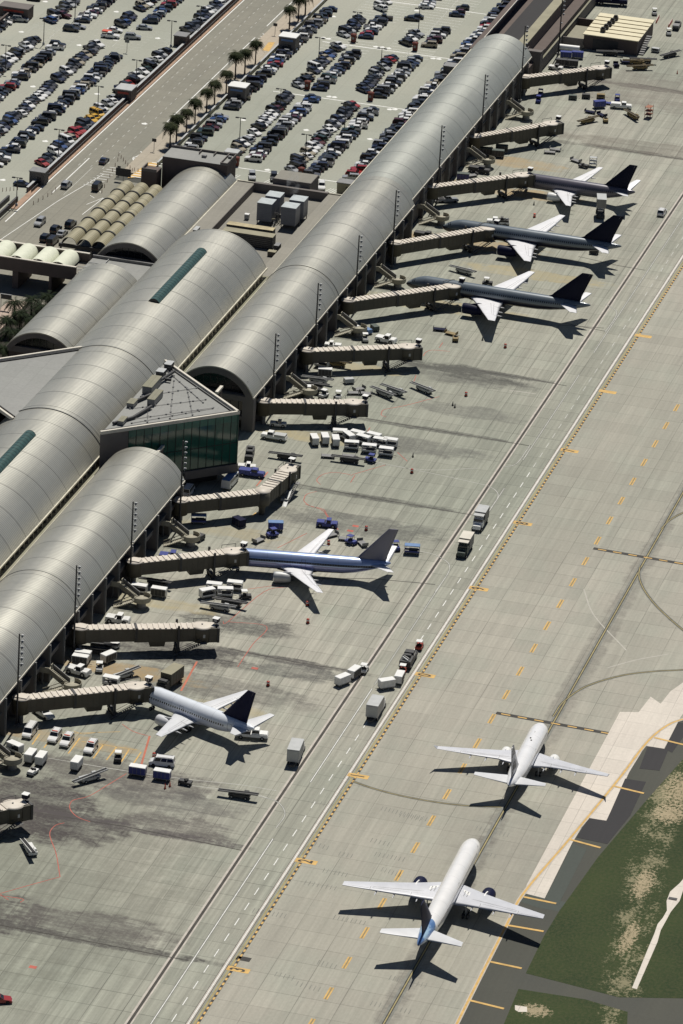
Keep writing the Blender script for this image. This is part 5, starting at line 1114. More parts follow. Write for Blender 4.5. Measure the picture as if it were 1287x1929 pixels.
@T('barrier')
def _barr(m_):
    mb = MB(); mb.box((0,0,.55), (8.0,.45,1.1), m_, top=1, topy=.45); r = MB(); r.box((0,0,1.14), (8.0,.1,.06), WHITE); return [('barrier_body', mb.mesh('barrier_body')), ('top_rail', r.mesh('top_rail'))]
W_, D_, G_ = GSEW, DGREY, GREENC
def g(name, cat, key, args, p, sa, label, group=None, s=1.0):
    c = at(*p); o = spawn(gse_tree(key, *args), name, (c.x, c.y, 0), scr(sa), label, cat, group)
    if s != 1.0: o.scale = (s, s, s)
    return o
def vcar(kind, colour, p, sa, label, group=None, **k): c = at(*p); return car(kind, colour, c.x, c.y, scr(sa), label, group, **k)
CG = 'white-roofed baggage carts'; CB = 'blue baggage carts'; LG = 'belt loaders on the apron'; TG = 'baggage tugs'; DG = 'flat baggage dollies'
def cartw(p, sa, l, o=True): g('baggage_cart', 'baggage cart', 'cart', (WHITE, W_, o), p, sa, l, CG)
def cartb(p, sa, l, o=True, c=BLUE): g('baggage_cart', 'baggage cart', 'cart', (c, BLUE, o), p, sa, l, CB)
def loader(p, sa, l, m=LGREY, tilt=6.0): g('belt_loader', 'belt loader', 'loader', (m, BLACK, tilt), p, sa, l, LG)
def tug(p, sa, l, m=W_, r=WHITE): g('baggage_tug', 'tug', 'tug', (m, r), p, sa, l, TG)
def dolly(p, sa, l, m=MGREY): g('baggage_dolly', 'dolly', 'dolly', (m,), p, sa, l, DG)
# --- lower left, around the ice white jet
vcar('pickup_truck', 'white', (82,1349), 28, 'white pickup half hidden below the nearest boarding bridge')
vcar('van', 'white', (56,1384), 124, 'white van parked at the lower left, leftmost of the white row')
vcar('suv', 'white', (103,1393), 124, 'white suv next to the van, left one of the touching pair', beacon=True)
vcar('suv', 'white', (126,1401), 124, 'white suv, right one of the touching pair below the bridge', beacon=True)
vcar('suv', 'white', (171,1414), 124, 'white suv standing alone in the yellow bays', beacon=True)
cartw((28,1418), 20, 'white-roofed cart against the left edge below the van'); cartw((57,1434), 128, 'white-roofed cart, left of the pair behind the small white tug', False); cartw((77,1439), 126, 'white-roofed cart, right of the pair behind the small white tug', False)
tug((61,1459), 140, 'small white tug below the two white carts, lower left', W_, None); cartw((144,1448), 128, 'single white-roofed cart above the belt loader at lower left', False)
loader((169,1471), -14, 'pale belt loader below the single white cart at lower left'); tug((222,1434), 92, 'small tug with a white canopy beside the orange stand line', DGREY)
vcar('van', 'white', (305,1442), 186, 'white van with dark windows just above the two blue-curtained carts')
g('baggage_cart', 'baggage cart', 'cart', (WHITE, BLUE, False), (259,1461), 8, 'white-roofed cart with blue curtain, left of two', CG); g('baggage_cart', 'baggage cart', 'cart', (WHITE, BLUE, False), (305,1469), 8, 'white-roofed cart with blue curtain, right of two', CG)
tug((348,1478), 190, 'dark open tug right of the blue-curtained carts', DGREY, None); loader((451,1503), 8, 'dark belt loader standing alone near the long joint line', D_, 2.0); loader((56,1606), 50, 'white belt loader by the oil stain at the lower left edge', W_, 8.0)
g('box_truck', 'truck', 'boxtruck', (LGREY, WHITE, LGREY, 5.4), (556,1432), -66, 'grey box truck parked by the joint line, right of the ice white jet'); g('box_truck', 'truck', 'boxtruck', (TAN, DGREY, OLIVE, 5.4), (322,1292), 145, 'tan box truck behind the nose of the ice white jet')
g('fuel_truck', 'truck', 'utility', (WHITE, DGREY, 1), (474,1390), 5, 'white service truck with a dark body under the tail of the ice white jet', None, 1.1)
loader((233,1277), -15, 'belt loader behind the cab of the nearest boarding bridge', LGREY); cartw((209,1322-30), 10, 'white tarp-topped cart tucked behind the nearest bridge')
# --- between the lowest two bridges
cartw((156,1244), 8, 'white-roofed cart, upper of two beside the concrete stair at lower left', False); cartw((151,1252), 8, 'white-roofed cart, lower of two beside the concrete stair at lower left', False); cartw((204,1247), -22, 'white cart standing apart under the bridge signed 10', False)
g('pushback_tractor', 'pushback tractor', 'tractor', (GSEW, WHITE), (147,1270), 14, 'big white tow tractor with its nose by the round stair landing', 'pushback tractors'); tug((187,1265), 92, 'small white utility tug left of the standing-apart cart')
loader((180,1231), 8, 'dark belt loader under the bridge signed 10, lower of two', D_, 2.0); loader((190,1222), 8, 'dark belt loader under the bridge signed 10, upper of two', D_, 2.0); g('ground_power_unit', 'power unit', 'gpu', (W_,), (214,1220), 200, 'white box cart at the right end of the belt loaders under bridge 10')
g('pushback_tractor', 'pushback tractor', 'tractor', (W_, WHITE), (222,1173), 8, 'white tow tractor just above the bridge signed 10', 'pushback tractors')
cartw((262,1118), 8, 'white-roofed cart left of the closed cart, under the polished blue jet\'s bridge'); cartw((299,1124), 8, 'closed white-roofed cart under the polished blue jet\'s bridge', False); loader((296,1103), 14, 'dark belt loader in the shade of the blue jet\'s bridge', D_); g('pushback_tractor', 'pushback tractor', 'tractor', (BLUE, BLUE), (322,1055), 6, 'blue tractor mostly hidden behind the blue jet\'s bridge', 'pushback tractors')
cartw((403,1115), 6, 'white cart, upper left of four by the blue jet\'s nose'); cartw((442,1112), 6, 'white cart, upper right of four by the blue jet\'s nose'); cartw((390,1126), -10, 'white cart, lower left of four by the blue jet\'s nose'); cartw((424,1124), 2, 'white cart, lower right of four by the blue jet\'s nose')
loader((414,1149), 10, 'belt loader below the four white carts, lower of two', LGREY, 3.0); loader((436,1141), 12, 'belt loader below the four white carts, upper of two', D_, 3.0); tug((463,1128), 0, 'small tug right of the four white carts', D_)
# --- elbow bridge and pavilion
cartb((374,986), 2, 'dark blue cart below the elbowed bridge by the stair', True, BLUEL); g('cargo_container', 'container', 'container', (NAVY,), (450,990), 28, 'dark navy container in the shadow of the elbowed bridge'); g('air_tank', 'tank', 'gpu', (DGREY,), (376,1018), 150, 'small grey unit beside the round landing below the elbowed bridge')
cartb((519,999), 2, 'blue cart behind the blue tug left of the blue jet', False, BLUEL); tug((512,1011), 170, 'blue tug in front of the blue cart, left of the blue jet', BLUE, BLUE); dolly((487,1021), -24, 'grey flat dolly with rails left of the blue tug')
g('stair_truck', 'boarding stair', 'loader', (LGREY, LGREY, 22.0), (540,942), -60, 'grey tilted stair ramp leaning beside the elbowed bridge cab'); g('fuel_truck', 'truck', 'utility', (BLUE, BLUE, 0), (474,897), 8, 'blue service truck just above the elbowed bridge')
g('shuttle_bus', 'bus', 'bus', (WHITE, BLUEL), (433,914), -50, 'white shuttle bus with a pale blue roof at the pavilion foot'); vcar('van', 'white', (355,930), -60, 'white van at the corner of the nearest vault below the pavilion'); g('pushback_tractor', 'pushback tractor', 'tractor', (W_, WHITE), (465,884), 4, 'white low tractor behind the blue service truck', 'pushback tractors', .8)
g('utility_truck', 'truck', 'utility', (DGREY, DGREY, 1), (470,861), 100, 'dark cluttered truck right of the pavilion corner'); g('utility_truck', 'truck', 'utility', (WHITE, LGREY, 0), (516,828), 189, 'white utility pickup under the first bridge past the pavilion')
g('pushback_tractor', 'pushback tractor', 'tractor', (W_, LGREY), (524,803), 5, 'small white tractor between the pavilion bridge and the utility pickup', 'pushback tractors', .75)
loader((540,865), 9, 'dark belt loader left of the white cart cluster', D_, 2.0)
# --- white cart cluster
for p, sa, l in (((592,837),62,'closed white cart on end, first of three from the left'),((612,835),70,'closed white cart on end, second of three from the left'),((632,839),76,'closed white cart on end, third of three from the left')): cartw(p, sa, l, False)
for p, sa, l in (((640,825),3,'white cart at the back of the cluster, leftmost'),((657,832),38,'white cart turned diagonally in the cluster'),((673,828),14,'white cart at the back of the cluster, middle'),((684,836),16,'white cart in the middle of the cluster, left'),((704,832),14,'white cart at the back of the cluster, right'),((716,841),10,'white cart in the middle of the cluster, right'),((735,842),8,'white cart at the far right of the cluster'),((662,847),4,'white cart in the front row of the cluster, left'),((695,853),6,'white cart in the front row of the cluster, middle'),((727,859),7,'white cart in the front row of the cluster, right')): cartw(p, sa, l)
dolly((618,862), 4, 'grey railed dolly below the three closed carts'); dolly((657,862), 4, 'grey railed dolly behind the long dark loader'); loader((658,871), 8, 'long dark loader at the front of the cart cluster', D_, 1.0); tug((697,870), 190, 'blue tug with cab at the front of the cart cluster', BLUE, BLUE)
g('warning_drum', 'drum', 'drum', (RED,), (776,891), 0, 'red drum right of the cart cluster', 'red drums'); g('traffic_cone', 'cone', 'cone', (DGREY,), (778,861), 0, 'slim dark marker above the drum beside the cart cluster', 'markers')
# --- bridges past the pavilion
g('pushback_tractor', 'pushback tractor', 'tractor', (WHITE, WHITE), (727,645), 12, 'large white tow tractor behind the cab of the bridge below the slate jets', 'pushback tractors'); g('pushback_tractor', 'pushback tractor', 'tractor', (WHITE, WHITE), (627,655), 186, 'white tractor behind the middle of the bridge below the slate jets', 'pushback tractors', .8)
tug((688,643), 80, 'white-roofed tug beside the round stair landing below the slate jets'); tug((672,628), 20, 'small white tug above the round stair landing below the slate jets'); g('ground_power_unit', 'power unit', 'gpu', (BLUEL,), (692,628), 30, 'blue-grey unit beside the stair below the slate jets'); g('ground_power_unit', 'power unit', 'gpu', (GREENC,), (706,622), 40, 'dull green unit beside the stair below the slate jets')
cartw((606,692), 12, 'white cart, upper of two in the shade of the bridge below the slate jets'); cartw((612,709), 4, 'grey-sided closed cart, lower of two by the bridge shadow', False); loader((634,690), 8, 'ochre belt loader beside two carts under the bridge', GOLD, 3.0)
loader((600,721), 10, 'belt loader, topmost of three stacked by the stair', LGREY, 3.0); loader((592,731), 10, 'belt loader, middle of three stacked by the stair', D_, 2.0); loader((586,740), 10, 'belt loader, lowest of three stacked by the stair', D_, 2.0); cartw((577,742), 4, 'white-topped unit against the round landing past the pavilion')
g('cargo_container', 'container', 'gpu', (LGREY,), (657,722), 175, 'grey covered trailer above the cab of the pavilion bridge'); dolly((676,736), -14, 'grey dolly, upper of the pile behind the pavilion bridge cab'); dolly((688,744), 8, 'grey dolly, right of the pile behind the pavilion bridge cab'); dolly((667,743), 0, 'grey dolly, left of the pile behind the pavilion bridge cab')
tug((609,749), 150, 'white tug left of two behind the pavilion bridge'); tug((637,752), 100, 'white tug right of two behind the pavilion bridge')
loader((724,746), 24, 'grey belt loader, left of a close pair on open concrete', LGREY, 2.0); loader((744,741), 22, 'grey belt loader, right of a close pair on open concrete', LGREY, 2.0); loader((799,738), 25, 'grey belt loader standing alone right of the close pair', LGREY, 2.0)
for p in ((853,764),(857,768)): g('traffic_cone', 'cone', 'cone', (DGREY,), p, 0, 'slim dark marker near the lone belt loader', 'markers')
g('warning_drum', 'drum', 'drum', (RED,), (878,746), 0, 'small dark red drum far right of the belt loaders', 'red drums')
# --- slate jets
dolly((828,623), 6, 'navy dolly below the nearer slate jet', NAVY); dolly((850,631), 14, 'ochre dolly below the nearer slate jet', GOLD); tug((858,642), 100, 'ochre tug at the end of the ochre dolly', GOLD, None); g('traffic_cone', 'cone', 'cone', (DGREY,), (909,641), 0, 'slim marker below the nearer slate jet\'s wing', 'markers')
g('warning_drum', 'drum', 'drum', (RED,), (952,655), 0, 'tiny white and red marker post below the slate jets', 'red drums'); loader((874,515), 18, 'grey belt loader between the two slate jets', LGREY, 2.0); tug((919,537), 6, 'dark tug behind the nearer slate jet', D_)
g('utility_truck', 'truck', 'utility', (DGREY, DGREY, 0), (801,449), 10, 'dark flatbed truck by the middle slate jet\'s nose', None); g('utility_truck', 'truck', 'utility', (WHITE, DGREY, 1), (938,423), 184, 'white-cabbed truck behind the middle slate jet'); g('fuel_cart', 'power unit', 'gpu', (DGREY,), (1119,478), 8, 'dark cart under the tail of the middle slate jet')
vcar('pickup_truck', 'silver', (844,380), -2, 'silver pickup under the plum jet\'s bridge'); g('lift_truck', 'truck', 'lifttruck', (), (1131,406), -86, 'catering truck with its grey box raised beside the plum jet\'s tail')
vcar('suv', 'white', (1247,404), -55, 'white suv alone at the right edge of the service road'); g('traffic_cone', 'cone', 'cone', (DGREY,), (1006,386), 0, 'slim marker below the plum jet\'s engine', 'markers'); g('warning_drum', 'drum', 'drum', (ORANGE,), (1007,409), 0, 'small orange marker between the plum and slate jets', 'red drums')
cartb((872,340), 4, 'dull green cart beside the round landing above the plum jet', False, GREENC); dolly((889,333), 170, 'grey dolly behind the dull green cart above the plum jet'); g('utility_truck', 'truck', 'utility', (DGREY, DGREY, 0), (903,325), 10, 'dark truck under the round landing above the plum jet')
for p, l in (((916,292),'dark cart, left of three under the second farthest bridge'),((938,296),'dark cart, middle of three under the second farthest bridge'),((945,287),'brown cart, right of three under the second farthest bridge')): g('baggage_cart', 'baggage cart', 'cart', (GREENC, GREENC, False), p, 5, l, 'dull green carts')
dolly((1036,289), 4, 'dark railed dolly, left of two beyond the plum jet'); dolly((1046,284), 8, 'dark railed dolly, right of two beyond the plum jet'); dolly((1085,305), 22, 'dark cargo dolly left of the skeletal loader above the plum jet'); g('scaffold_stand', 'work stand', 'scaffold', (LGREY,), (1117,313), 6, 'skeletal grey work stand above the plum jet', None, .8); tug((1100,316), 12, 'dark tug beside the skeletal stand', D_, None)
# --- blue jet surroundings
g('pushback_tractor', 'pushback tractor', 'tractor', (BLUE, BLUE), (616,992), 6, 'blue tow tractor above the blue jet\'s far wing', 'pushback tractors', .9); dolly((624,1011), -14, 'dark dolly at the far wing tip of the blue jet'); g('warning_drum', 'drum', 'drum', (RED,), (690,999), 0, 'red drum above the blue jet\'s fuselage', 'red drums'); g('warning_drum', 'drum', 'drum', (RED,), (619,1026), 0, 'red drum right of the blue jet\'s far wing', 'red drums')
dolly((651,1018), 6, 'grey dolly left of the blue tug above the blue jet'); tug((662,1025), 20, 'blue tug between two dollies above the blue jet', BLUE, BLUE); dolly((683,1027), 44, 'grey dolly right of the blue tug above the blue jet'); tug((746,1036), 60, 'blue tug half hidden behind the blue jet\'s fin', BLUE, BLUE); cartb((776,1043), 4, 'blue cart standing alone right of the blue jet\'s tail', True, BLUEL)
for p, l in (((580,1174),'red drum below the blue jet\'s wing tip'),((505,1292),'red drum above the ice white jet\'s far wing'),((290,1427),'orange-red drum at the end of the orange stand line'),((579,1141),'drum in the wing shadow of the blue jet')): g('warning_drum', 'drum', 'drum', (RED,), p, 0, l, 'red drums')
for p in ((311,1486),(320,1482)): g('traffic_cone', 'cone', 'cone', (ORANGE,), p, 0, 'orange cone by the blue-curtained carts', 'orange cones')
# --- service road traffic
tug((790,1222), -62, 'red and white tug leading the service road convoy', RED, WHITE); g('utility_truck', 'truck', 'utility', (DGREY, DGREY, 1), (769,1250), -58, 'dark truck loaded with machinery on the service road', None, 1.25); tug((759,1267), -60, 'red and white tug pulling two white carts', RED, WHITE)
cartw((752,1286), -60, 'closed white cart, front of two on the service road', False); cartw((728,1297), 172, 'closed white cart, rear of two on the service road', False); tug((686,1266), -55, 'small white tug on the joint line pulling two carts'); cartw((667,1276), -34, 'closed white cart, front of two on the joint line', False); cartw((645,1290), 160, 'closed white cart, rear of two on the joint line', False)
g('box_truck', 'truck', 'boxtruck', (LGREY, WHITE, LGREY, 5.2), (706,1349), -56, 'grey box truck seen from behind on the service road'); g('box_truck', 'truck', 'boxtruck', (MGREY, WHITE, LGREY, 4.2, True), (906,988), 124, 'silver-grey box truck, farther of two coming down the service road'); g('box_truck', 'truck', 'boxtruck', (MGREY, GREENC, TRIM, 4.2, True), (877,1038), 124, 'cream-roofed box truck, nearer of two coming down the service road')
# --- far end yard
for p, l in (((1066,110),'blue cart, left of the back pair by the far mast'),((1088,110),'blue cart, right of the back pair by the far mast')): cartb(p, 4, l, False)
for p, l in (((1058,124),'dark navy cart, left of the front pair by the far mast'),((1078,126),'dark navy cart, right of the front pair by the far mast')): g('baggage_cart', 'baggage cart', 'cart', (DGREY, NAVY, False), p, 6, l, 'dark carts by the far mast')
g('pushback_tractor', 'pushback tractor', 'tractor', (W_, DGREY), (1047,131), 10, 'white tractor beside the dark carts by the far mast', 'pushback tractors', .8)
for p, l in (((1018,181),'blue tug, upper of two under the farthest bridge'),((1014,193),'blue tug, lower of two under the farthest bridge')): tug(p, 110, l, BLUE, BLUE)
for p, m_, l in (((1079,187),GREENC,'olive cart, left of three in the farthest bridge shadow'),((1104,185),DGREY,'dark cart, middle of three in the farthest bridge shadow'),((1132,185),GOLD,'brown cart, right of three in the farthest bridge shadow')): g('cargo_trailer', 'trailer', 'gpu', (m_,), p, 4, l, 'trailers by the farthest bridge')
cartb((1129,203), -6, 'blue cart left of the white pickup in the far yard', False); dolly((1150,197), 8, 'blue dolly between the blue cart and the blue tug', BLUE); tug((1163,191), 90, 'blue tug standing behind the white pickup', BLUE, BLUE); g('utility_truck', 'truck', 'utility', (WHITE, WHITE, 0), (1170,204), 5, 'white pickup among blue carts in the far yard'); dolly((1112,213), 12, 'navy dolly, left of two below the blue cart', NAVY); dolly((1134,219), 30, 'navy dolly, right of two below the blue cart', NAVY); tug((1141,230), 95, 'ochre tug below the navy dollies', GOLD, None)
loader((1107,231), -16, 'ochre belt loader left of the ochre tug', GOLD, 2.0); loader((1192,222), 42, 'ochre belt loader left of the rusty stand', GOLD, 2.0); g('scaffold_stand', 'work stand', 'scaffold', (mat('rusty_steel',(.3,.13,.08),.8,0,.2,1),), (1222,221), -40, 'rusty skeletal work stand in the far yard')
loader((1213,118), 6, 'dark belt loader, upper of the group right of the hangar', D_, 3.0); loader((1200,121), 4, 'brown belt loader, middle of the group right of the hangar', GOLD, 3.0); loader((1206,131), -2, 'ochre belt loader, lowest of the group right of the hangar', GOLD, 2.0); loader((1262,107), -16, 'dark belt loader at the right edge of the far yard', D_, 3.0); loader((1150,104), 4, 'dark belt loader in front of the hangar', D_, 2.0)
dolly((1161,125), 80, 'navy dolly, left of two in front of the hangar', NAVY); dolly((1179,119), -4, 'navy dolly, right of two in front of the hangar', NAVY); g('traffic_cone', 'cone', 'cone', (ORANGE,), (1276,139), 0, 'orange cone at the right edge of the far yard', 'orange cones')
for p, sa, l in (((1239,38),-62,'long orange water barrier, left one by the hangar'),((1263,46),-58,'long orange water barrier, right one by the hangar'),((1101,22),-50,'short orange barrier behind the hangar')): g('water_barrier', 'barrier', 'barrier', (RED,), p, sa, l, 'orange water barriers', .8)
g('utility_truck', 'truck', 'utility', (NAVY, DGREY, 1), (1152,9), 5, 'dark blue truck at the top edge beyond the hangar', None, 1.6); tug((1233,28), 90, 'white-roofed tug left of the orange barriers'); tug((1260,66), 90, 'white tug below the right orange barrier'); g('utility_truck', 'truck', 'utility', (DGREY, MGREY, 0), (1275,53), -60, 'dark truck at the right edge below the barriers'); g('ground_power_unit', 'power unit', 'gpu', (LGREY,), (1235,98), 10, 'grey unit right of the hangar stair'); vcar('sedan', 'red', (-2,1888), 0, 'red car cut off by the left edge at the bottom')

# ------------------------------------------------------------------ hangar and yard walls
ht = empty('hangar', (-19, 372, 0), 0, 'low hangar with a cream seamed roof and a row of roof fans, top right', 'hangar')
mb = MB(); mb.b2(-27.3,-11.3,361.5,384,0,4.3,STUC); wb(mb, 'wall', ht); mb = MB(); mb.b2(-27.6,-11.0,361.2,384.3,4.3,4.55,mat('cream_roof',(.66,.60,.42),.6,0,.05,.3))
for k in range(1,6): mb.b2(-27.6,-11.0,361.2+3.8*k,361.35+3.8*k,4.55,4.72,GOLD)
wb(mb, 'roof', ht)
for k in range(5): mb = MB(); mb.box((-22.6+.75*k*.3, 365.5+3.3*k, 5.1), (1.4,1.2,1.1), DGREY); mb.lathe([(.55,.0),(.6,.4),(.02,.42)], BLACK, 10, Matrix.Translation((-22.6+.75*k*.3, 365.5+3.3*k, 5.65))); wb(mb, 'roof_fan', ht)
mb = MB(); mb.b2(-24.5,-17,361.38,361.5,.2,3.4,DGREY); wb(mb, 'hangar_door', ht); mb = MB()
for k in range(9): mb.box((-10.2,363+1.2*k,.25+.32*k), (1.4,1.1,.25), MGREY)
wb(mb, 'stair', ht)
def wallthing(name, label, cat, boxes): mb = MB(); [mb.b2(*b) for b in boxes]; o = mb.build(name); o['label'] = label; o['category'] = cat
wallthing('yard_wall', 'beige yard wall between the terminal\'s far end and the hangar', 'wall', [(-34,-27.3,361,361.4,0,3.0,STUC2),(-34,-27,381,381.5,0,3.0,STUC),(-34,-33.5,361,384,0,3.0,STUC2)])
wallthing('yard_store', 'pale flat roofed store inside the yard beside the hangar', 'store', [(-33.4,-28,365,378,0,1.6,STUC2),(-33.3,-28.1,365.1,377.9,1.6,1.7,LEDGE)])
mb = MB(); mb.tube((-33.5,357,1.0), (-27.5,357.5,1.0), .9, WHITE, n=14); o = mb.build('storage_tank'); o['label'] = 'white horizontal tank in front of the yard wall beside the hangar'; o['category'] = 'tank'
# ------------------------------------------------------------------ rooftop plant
def unit(name, label, x, y, z, dx, dy, dz, mtop, mside, legs=.0, group=None, cat='rooftop unit', fans=0):
    t = empty(name, (x, y, z), 0, label, cat, group); mb = MB(); mb.box((0,0,legs+dz/2), (dx,dy,dz), mside); mb.build('casing', t)
    mb = MB(); mb.box((0,0,legs+dz+.05), (dx+.1,dy+.1,.1), mtop); mb.build('top_panel', t)
    if legs:
        for sx in (-1,1):
            for sy in (-1,1): m = MB(); m.box((sx*(dx/2-.2),sy*(dy/2-.2),legs/2), (.2,.2,legs), DGREY); m.build('leg', t)
    for k in range(fans): m = MB(); m.lathe([(.5,0),(.55,.35),(.02,.36)], DGREY, 10, Matrix.Translation((-dx/2+dx*(k+.5)/fans, 0, legs+dz+.1))); m.build('fan', t)
    m = MB(); nl = int(dz/.5)
    for k in range(nl): m.box((0,-dy/2-.02,legs+.25+k*.5), (dx*.92,.04,.08), MGREY)
    m.build('louvre', t) if nl else None
COOL = mat('tower_cladding', (.20,.21,.235), .6, .1, .05, .5); COOLT = mat('tower_top', (.42,.46,.47), .6, 0, .12, .8)
for (x, y, l) in ((-65,160,'front left'),(-64.6,166,'back left'),(-58.5,159.5,'front right'),(-58.1,165.5,'back right')): unit('cooling_tower', 'square grey cooling tower on the plant deck, %s of four' % l, x, y, 6.3, 3.9, 4.2, 4.7, COOLT, COOL, 1.1, 'cooling towers', 'cooling tower')
mb = MB()
for k in range(16):
    a = random.uniform(158,168); x = random.uniform(-62.6,-60.8); z = random.uniform(6.6,9.5)
    mb.tube((x,a,z), (x+random.uniform(-1.2,1.2),a+random.uniform(-2.5,2.5),z+random.uniform(-.4,.4)), .13, random.choice([DGREY,MGREY,OLIVE]), n=6); mb.tube((x,a,6.3), (x,a,z), .1, MGREY, n=5)
o = mb.build('pipework'); o['label'] = 'tangle of grey pipes between the cooling towers'; o['category'] = 'pipes'
unit('chiller', 'long chiller with a rusty cream top, upper of two on the plant deck', -65.6,148.3,6.3,12.2,2.4,2.6, mat('rusty_cream',(.42,.36,.22),.8,0,.25,.6), DGREY, .2, 'long chillers', 'chiller'); unit('chiller', 'long chiller with a grey panelled top, lower of two on the plant deck', -64.4,142.6,6.3,13.2,3.0,3.0, OLIVE, DGREY, .2, 'long chillers', 'chiller')
unit('rooftop_unit', 'small white unit alone left of the cooling towers', -70.2,160.5,6.3,1.1,1.1,1.2,WHITE,LGREY,.2); unit('rooftop_unit', 'tan box at the right end of the long chillers', -56.6,137,6.3,2.0,1.6,1.1,OLIVE,TAN,.1); unit('rooftop_unit', 'low grey box right of the lower chiller', -56.4,141,6.3,1.2,2.4,1.6,MGREY,DGREY,.1); unit('rooftop_unit', 'grey duct box beside the big vault below the chillers', -67.3,134.2,6.3,5.0,2.2,1.8,LGREY,MGREY,.1); unit('rooftop_unit', 'small silver box on the ledge left of the chillers', -77.6,140.5,8.0,1.0,3.0,1.2,LGREY,MGREY,.1)
for (x, y, dx, dy, dz, l) in ((-49.4,27.0,1.6,2.6,1.3,'pale boxy unit nearest the apex of the glass pavilion roof'),(-49.9,22.6,1.8,2.4,1.0,'dark-fronted unit second from the apex of the pavilion roof'),(-49.2,13.5,2.2,7.5,1.7,'long rusty-topped unit along the pavilion roof edge'),(-46.3,6.8,1.7,6.5,1.4,'long ribbed grey unit in the middle of the pavilion roof edge'),(-50.2,2.2,1.6,3.2,.9,'low tan unit by the pavilion roof\'s left edge'),(-49.0,-8.5,1.3,3.2,.8,'low dark unit near the lower corner of the pavilion roof')): unit('rooftop_unit', l, x, y, 16.75, dx, dy, dz, LEDGE if dy > 3 else LGREY, MGREY if dy > 3 else DGREY, .15)
mb = MB(); mb.strip if 0 else None
for a, b in (((-50.5,-10.5,17.2),(-47.5,-5.5,17.2)),((-47.5,-5.5,17.2),(-45.6,2.0,17.4)),((-50.4,2.5,17.3),(-48,9,17.3)),((-48.4,17.5,17.6),(-47.2,24,17.6)),((-47.8,19,17.4),(-46.4,19,17.4))): mb.tube(a, b, .38, DGREY, n=8)
o = mb.build('roof_duct'); o['label'] = 'dark round ducts winding between units on the glass pavilion roof'; o['category'] = 'duct'
# ------------------------------------------------------------------ parked cars, row by row
CW = [('black',25),('charcoal',18),('grey',6),('silver',14),('white',18),('navy',11),('blue',2.5),('green',1.5),('red',2.8),('maroon',2.4),('beige',2)]
KW = [('sedan',42),('suv',32),('hatchback',12),('pickup_truck',9),('van',5)]
def pick(tab):
    r = random.uniform(0, sum(w_ for _, w_ in tab))
    for k, w_ in tab:
        r -= w_
        if r <= 0: return k
    return tab[-1][0]
# (x, [(y0,y1)...], facing, where)
ROWS = [(-175.2,[(238,300)],0,'left half of the left lot\'s outer double row'),(-167.4,[(233,299)],180,'right half of the left lot\'s outer double row'),
 (-177.0,[(318,352)],0,'left file of the upper outer block, left lot'),(-168.2,[(322,355)],180,'right file of the upper outer block, left lot'),
 (-157.0,[(193,303)],0,'left half of the left lot\'s inner double row'),(-148.9,[(190,294)],180,'right half of the left lot\'s inner double row'),
 (-156.6,[(323,372)],0,'left file of the upper inner block, left lot'),(-150.2,[(330,372)],180,'right file of the upper inner block, left lot'),
 (-137.4,[(196,257),(263,306)],0,'row against the road wall, left lot'),(-137.2,[(326,372)],0,'upper row against the road wall, left lot'),
 (-188.5,[(300,316),(336,352)],0,'far left edge of the left lot'),
 (-105.4,[(221,256),(263,292),(296,366)],180,'row beside the palms, right lot'),
 (-93.3,[(227,283)],0,'left half of the lower left block, right lot'),(-87.0,[(223,282)],180,'right half of the lower left block, right lot'),
 (-93.4,[(290,332)],0,'left half of the middle left block, right lot'),(-87.3,[(290,327)],180,'right half of the middle left block, right lot'),
 (-94.6,[(342,361)],0,'left half of the upper left block, right lot'),(-88.6,[(343,364)],180,'right half of the upper left block, right lot'),
 (-74.9,[(219,282)],0,'left half of the lower right block, right lot'),(-68.8,[(217,280)],180,'right half of the lower right block, right lot'),
 (-75.9,[(294,329)],0,'left half of the middle right block, right lot'),(-69.8,[(291,332)],180,'right half of the middle right block, right lot'),
 (-75.7,[(342,354)],0,'left half of the upper right block, right lot'),(-69.2,[(343,360)],180,'right half of the upper right block, right lot'),
 (-58.2,[(219,392),(396,420)],180,'row along the gate vault, right lot'),
 (-92.0,[(372,388)],0,'left end of the top rows, right lot'),(-80,[(366,372),(380,392)],0,'middle of the top rows, right lot'),(-69,[(376,390)],180,'right end of the top rows, right lot')]
KIND_T = {'pickup_truck':'pickup'}
SPEC = {('row against the road wall, left lot', 'y'): 0}
def ordn(n):
    return ('%d%s' % (n, 'th' if 10 <= n % 100 <= 20 else {1:'st',2:'nd',3:'rd'}.get(n % 10, 'th')))
for x, spans, face, where in ROWS:
    n = 0
    for y0, y1 in spans:
        y = y0+.3
        while y < y1:
            occ = .955 if 'top rows' not in where else .55
            if random.random() < occ:
                n += 1; k = pick(KW); c = pick(CW)
                if where.startswith('row against the road wall') and 236 < y < 243: k, c = 'van' if random.random() < .5 else 'sedan', 'yellow'
                if where.startswith('row against the road wall') and 221 < y < 227: c = 'red'
                if where.startswith('row along the gate vault') and y < 229 and n in (2, 3, 4): c = 'red'
                f = face if random.random() < .75 else face+180
                sa_ = 25 if (where.startswith('left') or 'road wall' in where) else 5
                car(k, c, x+random.uniform(-.38,.38), y, scr(sa_)+R(f+random.uniform(-2.2,2.2)), '%s %s, %s from the near end, %s' % (c, KIND_T.get(k, k), ordn(n), where), 'cars parked in the airport car park')
            y += 2.52+random.uniform(-.04,.06)
